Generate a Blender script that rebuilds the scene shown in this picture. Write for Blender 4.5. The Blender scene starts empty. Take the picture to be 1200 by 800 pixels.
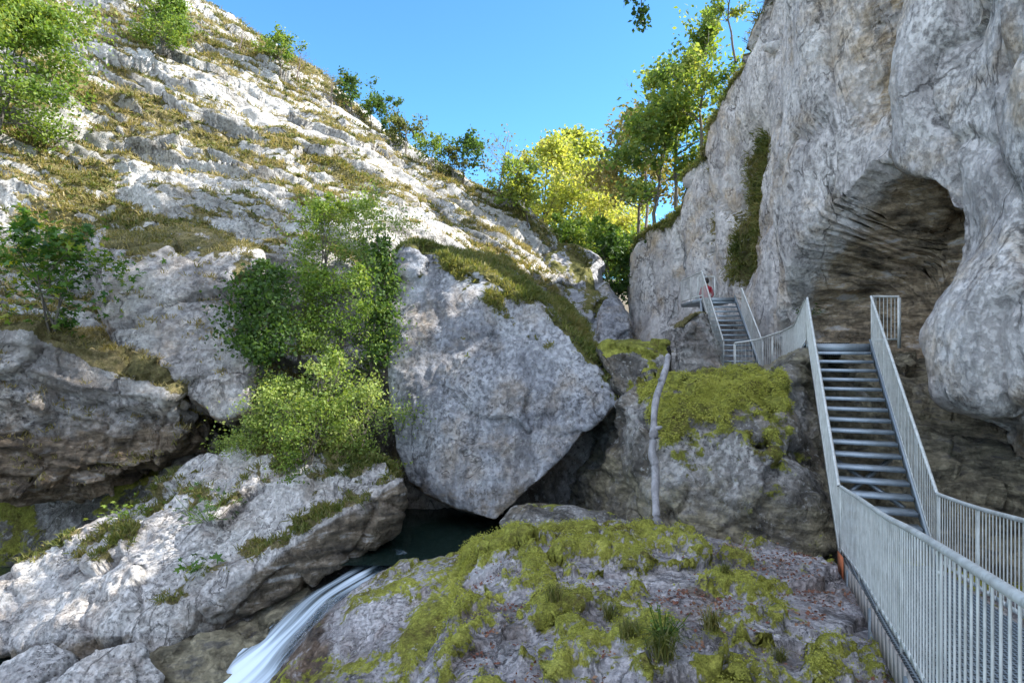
import bpy, bmesh, math, random
import numpy as np
from mathutils import Vector, Matrix

# ------------------------------------------------------------------ basics
F = 715.0          # focal length in photo pixels (1200 wide)
EZ = 6.5           # eye height above the bottom of the gorge
def P(px, py, d):
    return np.array([(px - 600) / F * d, d, EZ + (400 - py) / F * d])
def W(x, y, zr):   # world point, z measured from the eye
    return np.array([x, y, EZ + zr])
scene = bpy.context.scene
COL = scene.collection
RNG = np.random.default_rng(7)

# ------------------------------------------------------------------ noise
_r = np.random.default_rng(11)
PERM = _r.permutation(256).astype(np.int32); PERM = np.concatenate([PERM, PERM, PERM])
G3 = _r.normal(size=(256, 3)); G3 = (G3 / np.linalg.norm(G3, axis=1)[:, None] * 1.5).astype(np.float32)
def perlin(p):
    p = np.asarray(p, dtype=np.float32)
    i = np.floor(p).astype(np.int32); f = p - i; i &= 255
    u = f * f * f * (f * (f * 6 - 15) + 10)
    out = 0
    for dx in (0, 1):
        a = PERM[i[:, 0] + dx]; wx = u[:, 0] if dx else 1 - u[:, 0]
        for dy in (0, 1):
            b = PERM[a + i[:, 1] + dy]; wy = u[:, 1] if dy else 1 - u[:, 1]
            for dz in (0, 1):
                g = G3[PERM[b + i[:, 2] + dz]]; wz = u[:, 2] if dz else 1 - u[:, 2]
                out = out + wx * wy * wz * (g[:, 0] * (f[:, 0] - dx) + g[:, 1] * (f[:, 1] - dy) + g[:, 2] * (f[:, 2] - dz))
    return out
def fbm(p, scale, octv=4, rough=.5, ridged=False, off=0.0):
    q = np.asarray(p, dtype=np.float32) * np.float32(scale) + np.float32(off)
    a, s, t = 1.0, 0, 0
    for k in range(octv):
        n = perlin(q)
        if ridged: n = 1 - 2 * np.abs(n)
        s = s + a * n; t += a
        a *= rough; q = q * 2.03 + 17.3
    return s / t
CELL = _r.random((256, 3)).astype(np.float32)
CELLN = (_r.random((256, 3)).astype(np.float32) - .5) * 2
def worley(p):
    """distance to nearest and second nearest cell point and the facet value of the nearest cell"""
    p = np.asarray(p, dtype=np.float32); n = len(p)
    i0 = np.floor(p).astype(np.int32)
    f1 = np.full(n, 9, np.float32); f2 = np.full(n, 9, np.float32); fac = np.zeros(n, np.float32)
    for dx in (-1, 0, 1):
        for dy in (-1, 0, 1):
            for dz in (-1, 0, 1):
                c = i0 + np.array([dx, dy, dz], np.int32); m = c & 255
                h = PERM[PERM[PERM[m[:, 0]] + m[:, 1]] + m[:, 2]]
                v = p - (c + CELL[h])
                d = np.sqrt((v * v).sum(1))
                near = d < f1
                f2 = np.where(near, f1, np.minimum(f2, d))
                fac = np.where(near, (v * CELLN[h]).sum(1) + CELLN[h][:, 0] * .35, fac)
                f1 = np.where(near, d, f1)
    return f1, f2, fac
def sstep(a, b, x):
    t = np.clip((x - a) / (b - a), 0, 1); return t * t * (3 - 2 * t)

# ------------------------------------------------------------------ mesh helpers
def mesh_from(name, verts, faces_list):
    """faces_list: arrays of shape (n,k)"""
    me = bpy.data.meshes.new(name)
    verts = np.asarray(verts, dtype=np.float32)
    me.vertices.add(len(verts)); me.vertices.foreach_set('co', verts.ravel())
    loops = np.concatenate([np.asarray(f, dtype=np.int32).ravel() for f in faces_list])
    sizes = np.concatenate([np.full(len(f), f.shape[1], np.int32) for f in faces_list])
    starts = np.concatenate([[0], np.cumsum(sizes)[:-1]]).astype(np.int32)
    me.loops.add(len(loops)); me.loops.foreach_set('vertex_index', loops)
    me.polygons.add(len(sizes)); me.polygons.foreach_set('loop_start', starts)
    me.update(calc_edges=True); me.validate()
    return me
def set_attr(me, name, arr):
    a = me.attributes.new(name, 'FLOAT', 'POINT'); a.data.foreach_set('value', np.asarray(arr, dtype=np.float32))
def smooth_shade(me, on=True):
    me.polygons.foreach_set('use_smooth', np.full(len(me.polygons), on))
def get_vn(me):
    n = len(me.vertices); co = np.empty(n * 3, np.float32); me.vertices.foreach_get('co', co)
    no = np.empty(n * 3, np.float32); me.vertex_normals.foreach_get('vector', no)
    return co.reshape(-1, 3), no.reshape(-1, 3)
def set_v(me, v):
    me.vertices.foreach_set('co', np.asarray(v, np.float32).ravel()); me.update()
def grid_faces(nu, nv):
    i = np.arange(nu * nv, dtype=np.int32).reshape(nu, nv)
    return np.stack([i[:-1, :-1], i[1:, :-1], i[1:, 1:], i[:-1, 1:]], -1).reshape(-1, 4)
def grid_normals(V):
    du = np.gradient(V, axis=0); dv = np.gradient(V, axis=1)
    n = np.cross(du, dv); n /= (np.linalg.norm(n, axis=2, keepdims=True) + 1e-9); return n
def cr(ctrl, n):
    """Catmull-Rom along axis 0"""
    c = np.asarray(ctrl, float); m = len(c)
    c = np.concatenate([[2 * c[0] - c[1]], c, [2 * c[-1] - c[-2]]])
    t = np.linspace(0, m - 1 - 1e-6, n); k = t.astype(int); f = (t - k).reshape((-1,) + (1,) * (c.ndim - 1))
    p0, p1, p2, p3 = c[k], c[k + 1], c[k + 2], c[k + 3]
    return .5 * (2 * p1 + (p2 - p0) * f + (2 * p0 - 5 * p1 + 4 * p2 - p3) * f ** 2 + (3 * p1 - p0 - 3 * p2 + p3) * f ** 3)
def patch(rows, nu, nv):
    c = np.array(rows, float)
    a = cr(c, nu)
    return np.swapaxes(cr(np.swapaxes(a, 0, 1), nv), 0, 1)
def link(name, me, mat=None, parent=None, loc=None):
    """link a mesh as one object; loc = its origin (vertices are given in world space)"""
    if loc is not None:
        me.transform(Matrix.Translation(-Vector(loc)))
    o = bpy.data.objects.new(name, me); COL.objects.link(o)
    if loc is not None: o.location = Vector(loc)
    if mat is not None:
        me.materials.clear(); me.materials.append(mat)
    if parent is not None:
        o.parent = parent
        if loc is not None: o.location = Vector(loc) - parent.location
        else: o.location = -parent.location
    return o
def tag(o, label=None, cat=None, group=None, kind=None):
    if label: o['label'] = label
    if cat: o['category'] = cat
    if group: o['group'] = group
    if kind: o['kind'] = kind
    return o
def empty(name, loc):
    o = bpy.data.objects.new(name, None); COL.objects.link(o); o.location = Vector(loc); o.empty_display_size = .2
    return o
def base_of(v):
    return (float(v[:, 0].mean()), float(v[:, 1].mean()), float(v[:, 2].min()))

# ------------------------------------------------------------------ materials
class NT:
    def __init__(s, name):
        s.m = bpy.data.materials.new(name); s.m.use_nodes = True; s.t = s.m.node_tree; s.t.nodes.clear()
        s.out = s.n('ShaderNodeOutputMaterial')
    def n(s, typ, ins=None, **kw):
        nd = s.t.nodes.new(typ)
        for k, v in kw.items(): setattr(nd, k, v)
        for k, v in (ins or {}).items(): s.put(nd.inputs[k], v)
        return nd
    def put(s, sock, v):
        if isinstance(v, bpy.types.NodeSocket): s.t.links.new(v, sock)
        elif isinstance(v, (tuple, list)) and len(v) == 3 and sock.type == 'RGBA': sock.default_value = (*v, 1)
        else: sock.default_value = v
    def mix(s, fac, a, b, mode='MIX'):
        nd = s.t.nodes.new('ShaderNodeMix'); nd.data_type = 'RGBA'; nd.blend_type = mode
        s.put(nd.inputs[0], fac); s.put(nd.inputs[6], a); s.put(nd.inputs[7], b); return nd.outputs[2]
    def math(s, op, a, b=0.0, c=0.0, clamp=False):
        nd = s.t.nodes.new('ShaderNodeMath'); nd.operation = op; nd.use_clamp = clamp
        s.put(nd.inputs[0], a); s.put(nd.inputs[1], b); s.put(nd.inputs[2], c); return nd.outputs[0]
    def rng(s, v, a, b, c=0.0, d=1.0, smooth=False):
        nd = s.n('ShaderNodeMapRange', {0: v, 1: a, 2: b, 3: c, 4: d})
        if smooth: nd.interpolation_type = 'SMOOTHSTEP'
        return nd.outputs[0]
    def noise(s, vec, scale, detail=4, rough=.5, dist=0.0):
        return s.n('ShaderNodeTexNoise', {'Vector': vec, 'Scale': scale, 'Detail': detail, 'Roughness': rough, 'Distortion': dist}).outputs[0]
    def ramp(s, fac, stops):
        nd = s.n('ShaderNodeValToRGB', {0: fac}); e = nd.color_ramp.elements
        while len(e) > 1: e.remove(e[-1])
        e[0].position = stops[0][0]; e[0].color = (*stops[0][1], 1)
        for p, c in stops[1:]:
            k = e.new(p); k.color = (*c, 1)
        return nd.outputs[0]
    def mapping(s, vec, scale, rot=(0, 0, 0), loc=(0, 0, 0)):
        return s.n('ShaderNodeMapping', {'Vector': vec, 'Scale': scale, 'Rotation': rot, 'Location': loc}).outputs[0]
    def pos(s): return s.n('ShaderNodeNewGeometry').outputs['Position']
    def attr(s, name): return s.n('ShaderNodeAttribute', attribute_name=name).outputs['Fac']
    def bump(s, h, strength, dist, normal=None):
        ins = {'Height': h, 'Strength': strength, 'Distance': dist}
        if normal is not None: ins['Normal'] = normal
        return s.n('ShaderNodeBump', ins).outputs[0]
    def done(s, shader): s.t.links.new(shader, s.out.inputs[0]); return s.m

def rock_mat(name, dark, mid, light, tan=(.32, .24, .15), tan_amt=.5, streak=.4, black=.5, white=.4,
             veg=((.05, .07, .02), (.16, .14, .06), (.22, .17, .1)), vegn=5.0, sc=1.0, stain=(.16, .12, .08), bump=1.0, strata=0.0, speck=.55, seed=0.0):
    s = NT(name); pos = s.mapping(s.pos(), (1, 1, 1), loc=(seed, seed * .7, seed * .3))
    c = s.ramp(s.noise(pos, .55 * sc, 7, .62, .15), [(.36, dark), (.47, mid), (.6, light)])
    t = s.noise(s.mapping(pos, (1, 1, 1), loc=(31, 7, 3)), .8 * sc, 6, .65, .2)
    c = s.mix(s.rng(t, .5, .68, 0, tan_amt), c, tan)
    if strata:
        st = s.noise(s.mapping(pos, (.35, .35, 3.2), rot=(.12, -.1, 0)), 1.4, 6, .6, .6)
        c = s.mix(s.rng(st, .5, .66, 0, strata), c, tuple(x * .35 for x in tan))
    if streak:
        k = s.noise(s.mapping(pos, (1.6, 1.6, .13)), 1.0, 5, .62, .25)
        c = s.mix(s.rng(k, .52, .66, 0, streak), c, (.11, .115, .13))
        k2 = s.noise(s.mapping(pos, (2.6, 2.6, .2), loc=(9, 4, 1)), 1.0, 4, .6, .2)
        c = s.mix(s.rng(k2, .56, .68, 0, streak * .8), c, light)
    m = s.noise(pos, 3.6 * sc, 12, .7, 0)
    c = s.mix(1.0, c, s.rng(m, .34, .66, .8, 1.18), 'MULTIPLY')
    pit = s.noise(s.mapping(pos, (1, 1, .8), loc=(77, 1, 5)), 9 * sc, 9, .7, 0)
    pdr = s.rng(s.noise(s.mapping(pos, (1, 1, 1), loc=(4, 14, 24)), .7 * sc, 5, .6, .5), .42, .6)
    c = s.mix(pdr, c, s.mix(1.0, c, s.rng(pit, .36, .5, .4, 1.0), 'MULTIPLY'))
    # dark lichen specks in drifts, and pale crust
    dr = s.noise(s.mapping(pos, (1, 1, 1), loc=(3, 50, 9)), .9 * sc, 5, .6, .4)
    sp = s.noise(pos, 11 * sc, 7, .72, 0)
    spk = s.math('MULTIPLY', s.rng(sp, .535, .6), s.rng(dr, .44, .6), clamp=True)
    c = s.mix(s.math('MULTIPLY', spk, black), c, (.035, .035, .033))
    wp = s.noise(s.mapping(pos, (1, 1, 1), loc=(13, 2, 71)), 8 * sc, 8, .7, 0)
    c = s.mix(s.math('MULTIPLY', s.rng(wp, .56, .63), white), c, (.62, .62, .6))
    # hairline cracks, only here and there
    def crack(scl, wd, loc, mk):
        cn = s.noise(s.mapping(pos, (1, 1, .62), rot=(.3, .5, .2), loc=loc), scl * sc, 6, .58, .5)
        return s.math('MULTIPLY', s.rng(s.math('ABSOLUTE', s.math('SUBTRACT', cn, .5)), .002, wd, 1, 0), s.rng(s.noise(s.mapping(pos, (1, 1, 1), loc=loc), .8, 3, .5), mk, mk + .1))
    ck = crack(.5, .014, (5, 3, 8), .46)
    if not streak: ck = s.math('MAXIMUM', ck, crack(1.5, .018, (15, 43, 8), .5))
    c = s.mix(s.math('MULTIPLY', ck, .6), c, (.03, .028, .025))
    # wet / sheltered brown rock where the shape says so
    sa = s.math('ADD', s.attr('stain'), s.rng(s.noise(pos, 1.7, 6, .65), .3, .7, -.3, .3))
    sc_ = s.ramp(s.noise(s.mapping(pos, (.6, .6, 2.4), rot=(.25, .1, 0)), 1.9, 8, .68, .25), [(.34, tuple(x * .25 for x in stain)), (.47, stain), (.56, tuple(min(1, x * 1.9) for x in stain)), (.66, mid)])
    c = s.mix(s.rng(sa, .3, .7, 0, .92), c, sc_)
    # plants and moss growing on the stone
    va = s.math('ADD', s.attr('veg'), s.rng(s.noise(pos, vegn, 6, .7), .25, .75, -.35, .35))
    vf = s.rng(va, .45, .56)
    vc = s.ramp(s.math('ADD', s.math('MULTIPLY', s.noise(pos, 1.3, 4, .6), .6), s.math('MULTIPLY', s.noise(pos, 9, 5, .7), .4)), [(.36, veg[0]), (.5, veg[1]), (.63, veg[2])])
    vc = s.mix(1.0, vc, s.rng(s.noise(pos, 34, 4, .7), .3, .7, .55, 1.4), 'MULTIPLY')
    c = s.mix(vf, c, vc)
    h = s.math('ADD', s.math('MULTIPLY', m, .8), s.math('MULTIPLY', s.noise(pos, 19 * sc, 8, .7), .25))
    h = s.math('SUBTRACT', h, s.math('MULTIPLY', ck, .3))
    h = s.math('ADD', h, s.math('MULTIPLY', s.rng(pit, .36, .52), .3))
    nrm = s.bump(h, .9 * bump, .13)
    hv = s.noise(pos, 60, 4, .7)
    nrm = s.bump(s.math('MULTIPLY', hv, vf), .6, .03, nrm)
    b = s.n('ShaderNodeBsdfPrincipled', {'Base Color': c, 'Roughness': .92, 'Normal': nrm, 'Specular IOR Level': .25})
    return s.done(b.outputs[0])

def leaf_mat(name, cols, trans=.45, scl=.5, hue=None):
    s = NT(name)
    rnd = s.n('ShaderNodeNewGeometry').outputs['Random Per Island']
    cl = s.noise(s.pos(), scl, 3, .6)
    f = s.math('ADD', s.math('MULTIPLY', rnd, .55), s.rng(cl, .3, .7, -.05, .5))
    n = len(cols)
    c = s.ramp(f, [(i / (n - 1) * .9 + .02, cols[i]) for i in range(n)])
    d = s.n('ShaderNodeBsdfPrincipled', {'Base Color': c, 'Roughness': .55, 'Specular IOR Level': .3})
    tc = s.mix(1.0, c, (1.35, 1.3, .55), 'MULTIPLY')
    t = s.n('ShaderNodeBsdfTranslucent', {'Color': tc})
    m = s.n('ShaderNodeMixShader', {0: trans, 1: d.outputs[0], 2: t.outputs[0]})
    return s.done(m.outputs[0])
def bark_mat(name, a, b):
    s = NT(name); pos = s.pos()
    c = s.ramp(s.noise(s.mapping(pos, (3, 3, .7)), 2.5, 8, .7, .4), [(.3, a), (.7, b)])
    nrm = s.bump(s.noise(s.mapping(pos, (4, 4, .8)), 5, 6, .7), .6, .03)
    return s.done(s.n('ShaderNodeBsdfPrincipled', {'Base Color': c, 'Roughness': .9, 'Normal': nrm}).outputs[0])
def metal_mat(name, base, rough=.45, metal=.75, dirt=.35):
    s = NT(name); pos = s.pos()
    n1 = s.noise(pos, 6, 6, .65); n2 = s.noise(s.mapping(pos, (8, 8, 1.2)), 3, 5, .7)
    c = s.mix(1.0, base, s.rng(n1, .3, .7, .78, 1.15), 'MULTIPLY')
    c = s.mix(s.rng(n2, .52, .7, 0, dirt), c, (.2, .2, .17))
    r = s.rng(n1, .3, .7, rough - .1, rough + .15)
    return s.done(s.n('ShaderNodeBsdfPrincipled', {'Base Color': c, 'Metallic': metal, 'Roughness': r, 'Normal': s.bump(n1, .15, .01)}).outputs[0])
def plain_mat(name, col, rough=.8, var=.25, sc=12):
    s = NT(name); n1 = s.noise(s.pos(), sc, 5, .65)
    c = s.mix(1.0, col, s.rng(n1, .3, .7, 1 - var, 1 + var), 'MULTIPLY')
    return s.done(s.n('ShaderNodeBsdfPrincipled', {'Base Color': c, 'Roughness': rough}).outputs[0])

DRY = ((.065, .065, .025), (.17, .15, .06), (.27, .22, .115))
GRN = ((.045, .05, .018), (.13, .13, .035), (.24, .2, .09))
MOSS = ((.15, .12, .035), (.34, .345, .06), (.54, .52, .11))
M = {}
M['hill'] = rock_mat('hill_limestone', (.28, .27, .25), (.46, .45, .43), (.61, .6, .575), tan_amt=.3, streak=.1, black=.55, white=.5, veg=DRY, vegn=3.2, sc=1.0)
M['cliff'] = rock_mat('cliff_limestone', (.39, .365, .355), (.56, .53, .515), (.71, .68, .655), tan=(.5, .375, .235), tan_amt=.75, streak=.3, black=.35, white=.3, veg=DRY, sc=.8, stain=(.23, .175, .11))
M['boulder'] = rock_mat('boulder_limestone', (.165, .17, .19), (.29, .3, .33), (.44, .45, .48), tan=(.36, .28, .19), tan_amt=.6, streak=.65, black=.6, white=.35, veg=GRN, stain=(.13, .1, .065), seed=5)
M['block'] = rock_mat('block_limestone', (.25, .235, .225), (.4, .38, .365), (.56, .54, .51), tan=(.42, .31, .2), tan_amt=.45, streak=.25, black=.5, white=.35, veg=DRY, strata=.35, stain=(.14, .105, .07), seed=9)
M['slab'] = rock_mat('slab_limestone', (.36, .34, .335), (.54, .52, .51), (.68, .66, .64), tan=(.4, .29, .2), tan_amt=.4, streak=0, black=.75, white=.4, veg=DRY, stain=(.12, .095, .065), sc=1.2, strata=.3, seed=14)
M['mossy'] = rock_mat('mossy_limestone', (.27, .25, .25), (.46, .43, .44), (.62, .59, .6), tan=(.3, .2, .15), tan_amt=.5, streak=0, black=.8, white=.45, veg=MOSS, vegn=7, sc=1.6, stain=(.11, .075, .05), seed=21)
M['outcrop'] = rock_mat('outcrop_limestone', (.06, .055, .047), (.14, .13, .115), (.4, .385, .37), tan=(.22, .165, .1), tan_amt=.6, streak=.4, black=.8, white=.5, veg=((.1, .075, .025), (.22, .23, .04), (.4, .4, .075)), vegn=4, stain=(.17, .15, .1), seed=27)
M['earth'] = plain_mat('gorge_earth', (.12, .1, .07), .95, .4, 2)

# ------------------------------------------------------------------ world, sun, camera
SUN_AZ, SUN_EL = math.radians(87), math.radians(41)     # azimuth from +Y towards +X
world = bpy.data.worlds.new('World'); scene.world = world; world.use_nodes = True
wt = world.node_tree; bg = wt.nodes['Background']
sky = wt.nodes.new('ShaderNodeTexSky'); sky.sky_type = 'NISHITA'; sky.sun_disc = False
sky.sun_elevation = SUN_EL; sky.sun_rotation = SUN_AZ; sky.altitude = 2500; sky.air_density = 1.0; sky.dust_density = .0; sky.ozone_density = 3.2
tint = wt.nodes.new('ShaderNodeMix'); tint.data_type = 'RGBA'; tint.blend_type = 'MULTIPLY'; tint.inputs[0].default_value = 1; tint.inputs[7].default_value = (.54, .9, 1.0, 1)
wt.links.new(sky.outputs[0], tint.inputs[6])
# added bright clouds, out of view overhead and behind, to lift the shade
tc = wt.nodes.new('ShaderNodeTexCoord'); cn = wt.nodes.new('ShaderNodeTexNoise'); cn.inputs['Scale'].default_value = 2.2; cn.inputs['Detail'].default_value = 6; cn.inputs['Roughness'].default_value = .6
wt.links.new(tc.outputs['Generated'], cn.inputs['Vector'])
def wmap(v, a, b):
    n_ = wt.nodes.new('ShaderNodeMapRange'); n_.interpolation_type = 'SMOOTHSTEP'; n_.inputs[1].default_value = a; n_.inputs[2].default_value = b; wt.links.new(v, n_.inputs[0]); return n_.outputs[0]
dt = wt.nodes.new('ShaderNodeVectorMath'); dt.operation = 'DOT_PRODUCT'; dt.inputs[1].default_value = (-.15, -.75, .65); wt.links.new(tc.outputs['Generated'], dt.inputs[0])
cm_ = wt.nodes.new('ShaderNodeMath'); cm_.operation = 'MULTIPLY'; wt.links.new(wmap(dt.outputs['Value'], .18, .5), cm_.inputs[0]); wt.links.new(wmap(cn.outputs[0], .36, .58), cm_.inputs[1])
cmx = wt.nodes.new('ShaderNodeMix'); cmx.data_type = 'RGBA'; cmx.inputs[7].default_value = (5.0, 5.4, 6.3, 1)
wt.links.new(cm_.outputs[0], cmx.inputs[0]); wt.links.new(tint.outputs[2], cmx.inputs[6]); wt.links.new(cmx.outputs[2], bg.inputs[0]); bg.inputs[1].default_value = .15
sl = bpy.data.lights.new('sun', 'SUN'); sl.energy = 5.0; sl.angle = math.radians(.53); sl.color = (1, .95, .87)
so = bpy.data.objects.new('sun', sl); COL.objects.link(so)
sd = Vector((math.sin(SUN_AZ) * math.cos(SUN_EL), math.cos(SUN_AZ) * math.cos(SUN_EL), math.sin(SUN_EL)))
so.rotation_euler = (-sd).to_track_quat('-Z', 'Y').to_euler(); so.location = (30, 0, 40)
cam = bpy.data.cameras.new('camera'); cam.sensor_width = 36; cam.lens = 36 * F / 1200; cam.clip_end = 2000; cam.clip_start = .05
co = bpy.data.objects.new('camera', cam); COL.objects.link(co); co.location = (0, 0, EZ); co.rotation_euler = (math.pi / 2, 0, 0)
scene.camera = co
scene.view_settings.view_transform = 'Standard'; scene.view_settings.look = 'None'
scene.view_settings.exposure = 1.5; scene.view_settings.gamma = 1; scene.view_settings.use_curve_mapping = False
scene.cycles.max_bounces = 8; scene.cycles.diffuse_bounces = 7; scene.cycles.transparent_max_bounces = 8
scene.cycles.use_denoising = True

# ------------------------------------------------------------------ rocks
def displace(co, no, big=.3, bigs=.35, fac=.2, facs=.8, mid=.08, mids=1.6, fine=.03, fines=5, strat=0, strats=2.2, stretch=(1, 1, 1), keep=None, off=0.0, groove=.1, pre=None):
    q = (pre(co) if pre else co) * np.array(stretch, np.float32) + off
    d = big * fbm(q, bigs, 3)
    if fac:
        qq = q + .25 / facs * np.stack([fbm(q, facs * 1.7, 2), fbm(q, facs * 1.7, 2, off=40), fbm(q, facs * 1.7, 2, off=80)], 1)
        f1, f2, fv = worley(qq * facs)
        d = d + fac * np.clip(fv, -1, 1) - fac * groove * np.exp(-((f2 - f1) / .06) ** 2)
    d = d + mid * fbm(q, mids, 4, .55) - mid * .5 * np.clip(fbm(q, mids * .8, 3, .5, True, off=9) - .55, 0, 1) * 2
    if strat:
        zz = co[:, 2] + .25 * co[:, 0] + .35 * fbm(co, .5, 3)
        l = fbm(np.stack([co[:, 0] * .12, co[:, 1] * .12, zz * strats], 1), 1.0, 3, .6)
        d = d + strat * np.round(l * 5) / 5 * 1.3 + strat * .3 * l
    d = d + fine * fbm(q, fines, 3, .6)
    if keep is not None: d = d * keep
    return co + no * d[:, None]
def smooth_verts(me, co, n):
    ne = len(me.edges); e = np.empty(ne * 2, np.int32); me.edges.foreach_get('vertices', e); e = e.reshape(-1, 2)
    deg = np.bincount(e.ravel(), minlength=len(co)).astype(np.float32)[:, None]
    for _ in range(n):
        s = np.stack([np.bincount(e[:, 0], co[e[:, 1], k], len(co)) + np.bincount(e[:, 1], co[e[:, 0], k], len(co)) for k in range(3)], 1)
        co = co * .4 + .6 * s / deg
    return co
def hull_mesh(name, pts, vox, smooth):
    bm = bmesh.new()
    for p in pts: bm.verts.new(p)
    bmesh.ops.convex_hull(bm, input=bm.verts)
    lone = [v for v in bm.verts if not v.link_faces]
    bmesh.ops.delete(bm, geom=lone, context='VERTS')
    bmesh.ops.recalc_face_normals(bm, faces=bm.faces)
    me = bpy.data.meshes.new(name + '_hull'); bm.to_mesh(me); bm.free()
    o = bpy.data.objects.new('tmp', me); COL.objects.link(o)
    md = o.modifiers.new('r', 'REMESH'); md.mode = 'VOXEL'; md.voxel_size = vox
    dg = bpy.context.evaluated_depsgraph_get()
    res = bpy.data.meshes.new_from_object(o.evaluated_get(dg))
    bpy.data.objects.remove(o); bpy.data.meshes.remove(me); res.name = name
    co, _ = get_vn(res); co = smooth_verts(res, co, smooth); set_v(res, co)
    return res
def rock(name, pts, vox, mat, smooth=8, veg=None, stain=None, label=None, cat='boulder', group=None, kind=None, keep=None, presm=True, **dk):
    me = hull_mesh(name, pts, vox, smooth); co, no = get_vn(me); n0 = no.copy()
    c2 = displace(co, no, keep=keep(co, no) if keep else None, **dk); set_v(me, c2)
    co, no = get_vn(me)
    nv_ = n0 if presm else no
    vg = np.clip(veg(co, nv_), 0, 1) if veg else np.zeros(len(co))
    set_attr(me, 'veg', vg)
    set_attr(me, 'stain', np.clip(stain(co, nv_), 0, 1) if stain else np.zeros(len(co)))
    smooth_shade(me)
    o = link(name, me, mat, loc=base_of(co)); tag(o, label, cat, group, kind)
    return co, no, vg
def sheet(name, V, mat, veg=None, stain=None, flip=False, keep=None, extra=None, **dk):
    nu, nv = V.shape[:2]; n = grid_normals(V)
    if flip: n = -n
    co, no = V.reshape(-1, 3).astype(np.float32), n.reshape(-1, 3).astype(np.float32)
    kp = keep(co, no) if keep else None
    if dk: co = displace(co, no, keep=kp, **dk)
    V = co.reshape(nu, nv, 3); n = grid_normals(V); no = (-n if flip else n).reshape(-1, 3)
    vg = np.clip(veg(co, no), 0, 1) if veg else np.zeros(len(co))
    if extra: co = extra(co, no, vg)
    f = grid_faces(nu, nv)
    if flip: f = f[:, ::-1]
    me = mesh_from(name, co, [f])
    set_attr(me, 'veg', vg); set_attr(me, 'stain', np.clip(stain(co, no), 0, 1) if stain else np.zeros(len(co)))
    smooth_shade(me)
    o = link(name, me, mat, loc=base_of(co))
    return o, co, no, vg

# ground: one sheet under everything, rising up the valley beyond the gap
gx = np.concatenate([np.linspace(-200, -30, 14), np.linspace(-28, 28, 70), np.linspace(30, 200, 14)])
gy = np.concatenate([np.linspace(-80, -10, 8), np.linspace(-8, 80, 100), np.linspace(90, 400, 16)])
GX, GY = np.meshgrid(gx, gy, indexing='ij')
def ground_z(x, y):
    z = np.interp(y, [-80, 17, 24, 32, 45, 60, 90, 400], [-7.4, -7.4, -4.5, -1.0, 2.0, 4.2, 9, 40])
    return EZ + z
GZ = ground_z(GX, GY); gv = np.stack([GX, GY, GZ], -1).reshape(-1, 3).astype(np.float32)
gv[:, 2] += .5 * fbm(gv, .15, 3) + .15 * fbm(gv, .8, 3)
gme = mesh_from('gorge_floor', gv, [grid_faces(len(gx), len(gy))]); smooth_shade(gme)
tag(link('gorge_floor', gme, M['earth']), 'dark earth floor of the gorge under rocks and trees', 'ground', kind='structure')

# ---- left hillside
hill_rows = [
    [(-420, 640, 12), (-250, 600, 14), (-60, 560, 16), (100, 540, 18), (250, 520, 20), (400, 500, 22), (560, 480, 25), (660, 450, 29), (740, 430, 38)],
    [(-420, 330, 15), (-250, 330, 16.5), (-60, 330, 18), (100, 330, 19.5), (250, 320, 20.5), (400, 300, 22.5), (560, 320, 26), (640, 330, 30), (715, 370, 39)],
    [(-420, 60, 20), (-220, 100, 22), (-40, 130, 23), (120, 175, 24), (280, 195, 25), (430, 218, 27), (560, 255, 30), (630, 285, 33), (700, 325, 41)],
    [(-420, -250, 27), (-220, -130, 28.5), (0, -50, 29), (150, 30, 29.5), (310, 92, 30.5), (450, 165, 31.5), (570, 230, 34), (630, 266, 36.5), (685, 308, 43)],
    [(-330, -520, 34), (-130, -330, 35), (90, -120, 34.5), (225, 0, 34), (355, 88, 34.5), (475, 172, 36), (580, 232, 38), (637, 268, 40), (680, 306, 46)],
    [(-300, -500, 42), (-100, -300, 44), (110, -100, 44), (235, 16, 44), (362, 100, 45), (480, 180, 47), (582, 240, 49), (637, 274, 51), (678, 312, 56)],
    [(-300, -400, 60), (-100, -220, 64), (110, -50, 64), (235, 40, 66), (362, 120, 68), (480, 200, 70), (582, 255, 72), (637, 290, 74), (678, 330, 78)],
]
HV = patch([[P(*p) for p in r] for r in hill_rows], 480, 560)
bed = np.array([.843, .216, -.49], np.float32)      # bedding runs down to the right
def hill_coords(co):
    u = co @ bed
    w = co - u[:, None] * bed
    return w + (u * .33)[:, None] * bed
def hill_veg(co, no):
    q = hill_coords(co)
    v = .5 + 1.25 * fbm(q, .34, 4, .55) + .55 * fbm(q, 1.3, 3) + .9 * (no[:, 2] - .62)
    px = 600 + F * co[:, 0] / np.maximum(co[:, 1], 1); py = 400 - F * (co[:, 2] - EZ) / np.maximum(co[:, 1], 1)
    return np.clip(v + .02, 0, 1)
def hill_keep(co, no):
    return np.where(co[:, 1] > 46, .6, 1.0)
hill_o, hco, hno, hveg = sheet('hillside', HV, M['hill'], veg=hill_veg, flip=True, keep=hill_keep,
    big=.9, bigs=.2, fac=.4, facs=.6, mid=.5, mids=.8, fine=.2, fines=2.6, strat=.3, strats=1.1, groove=.12, pre=hill_coords)
tag(hill_o, 'steep sunlit white limestone hillside with dry grass', 'hillside', kind='structure')

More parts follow.
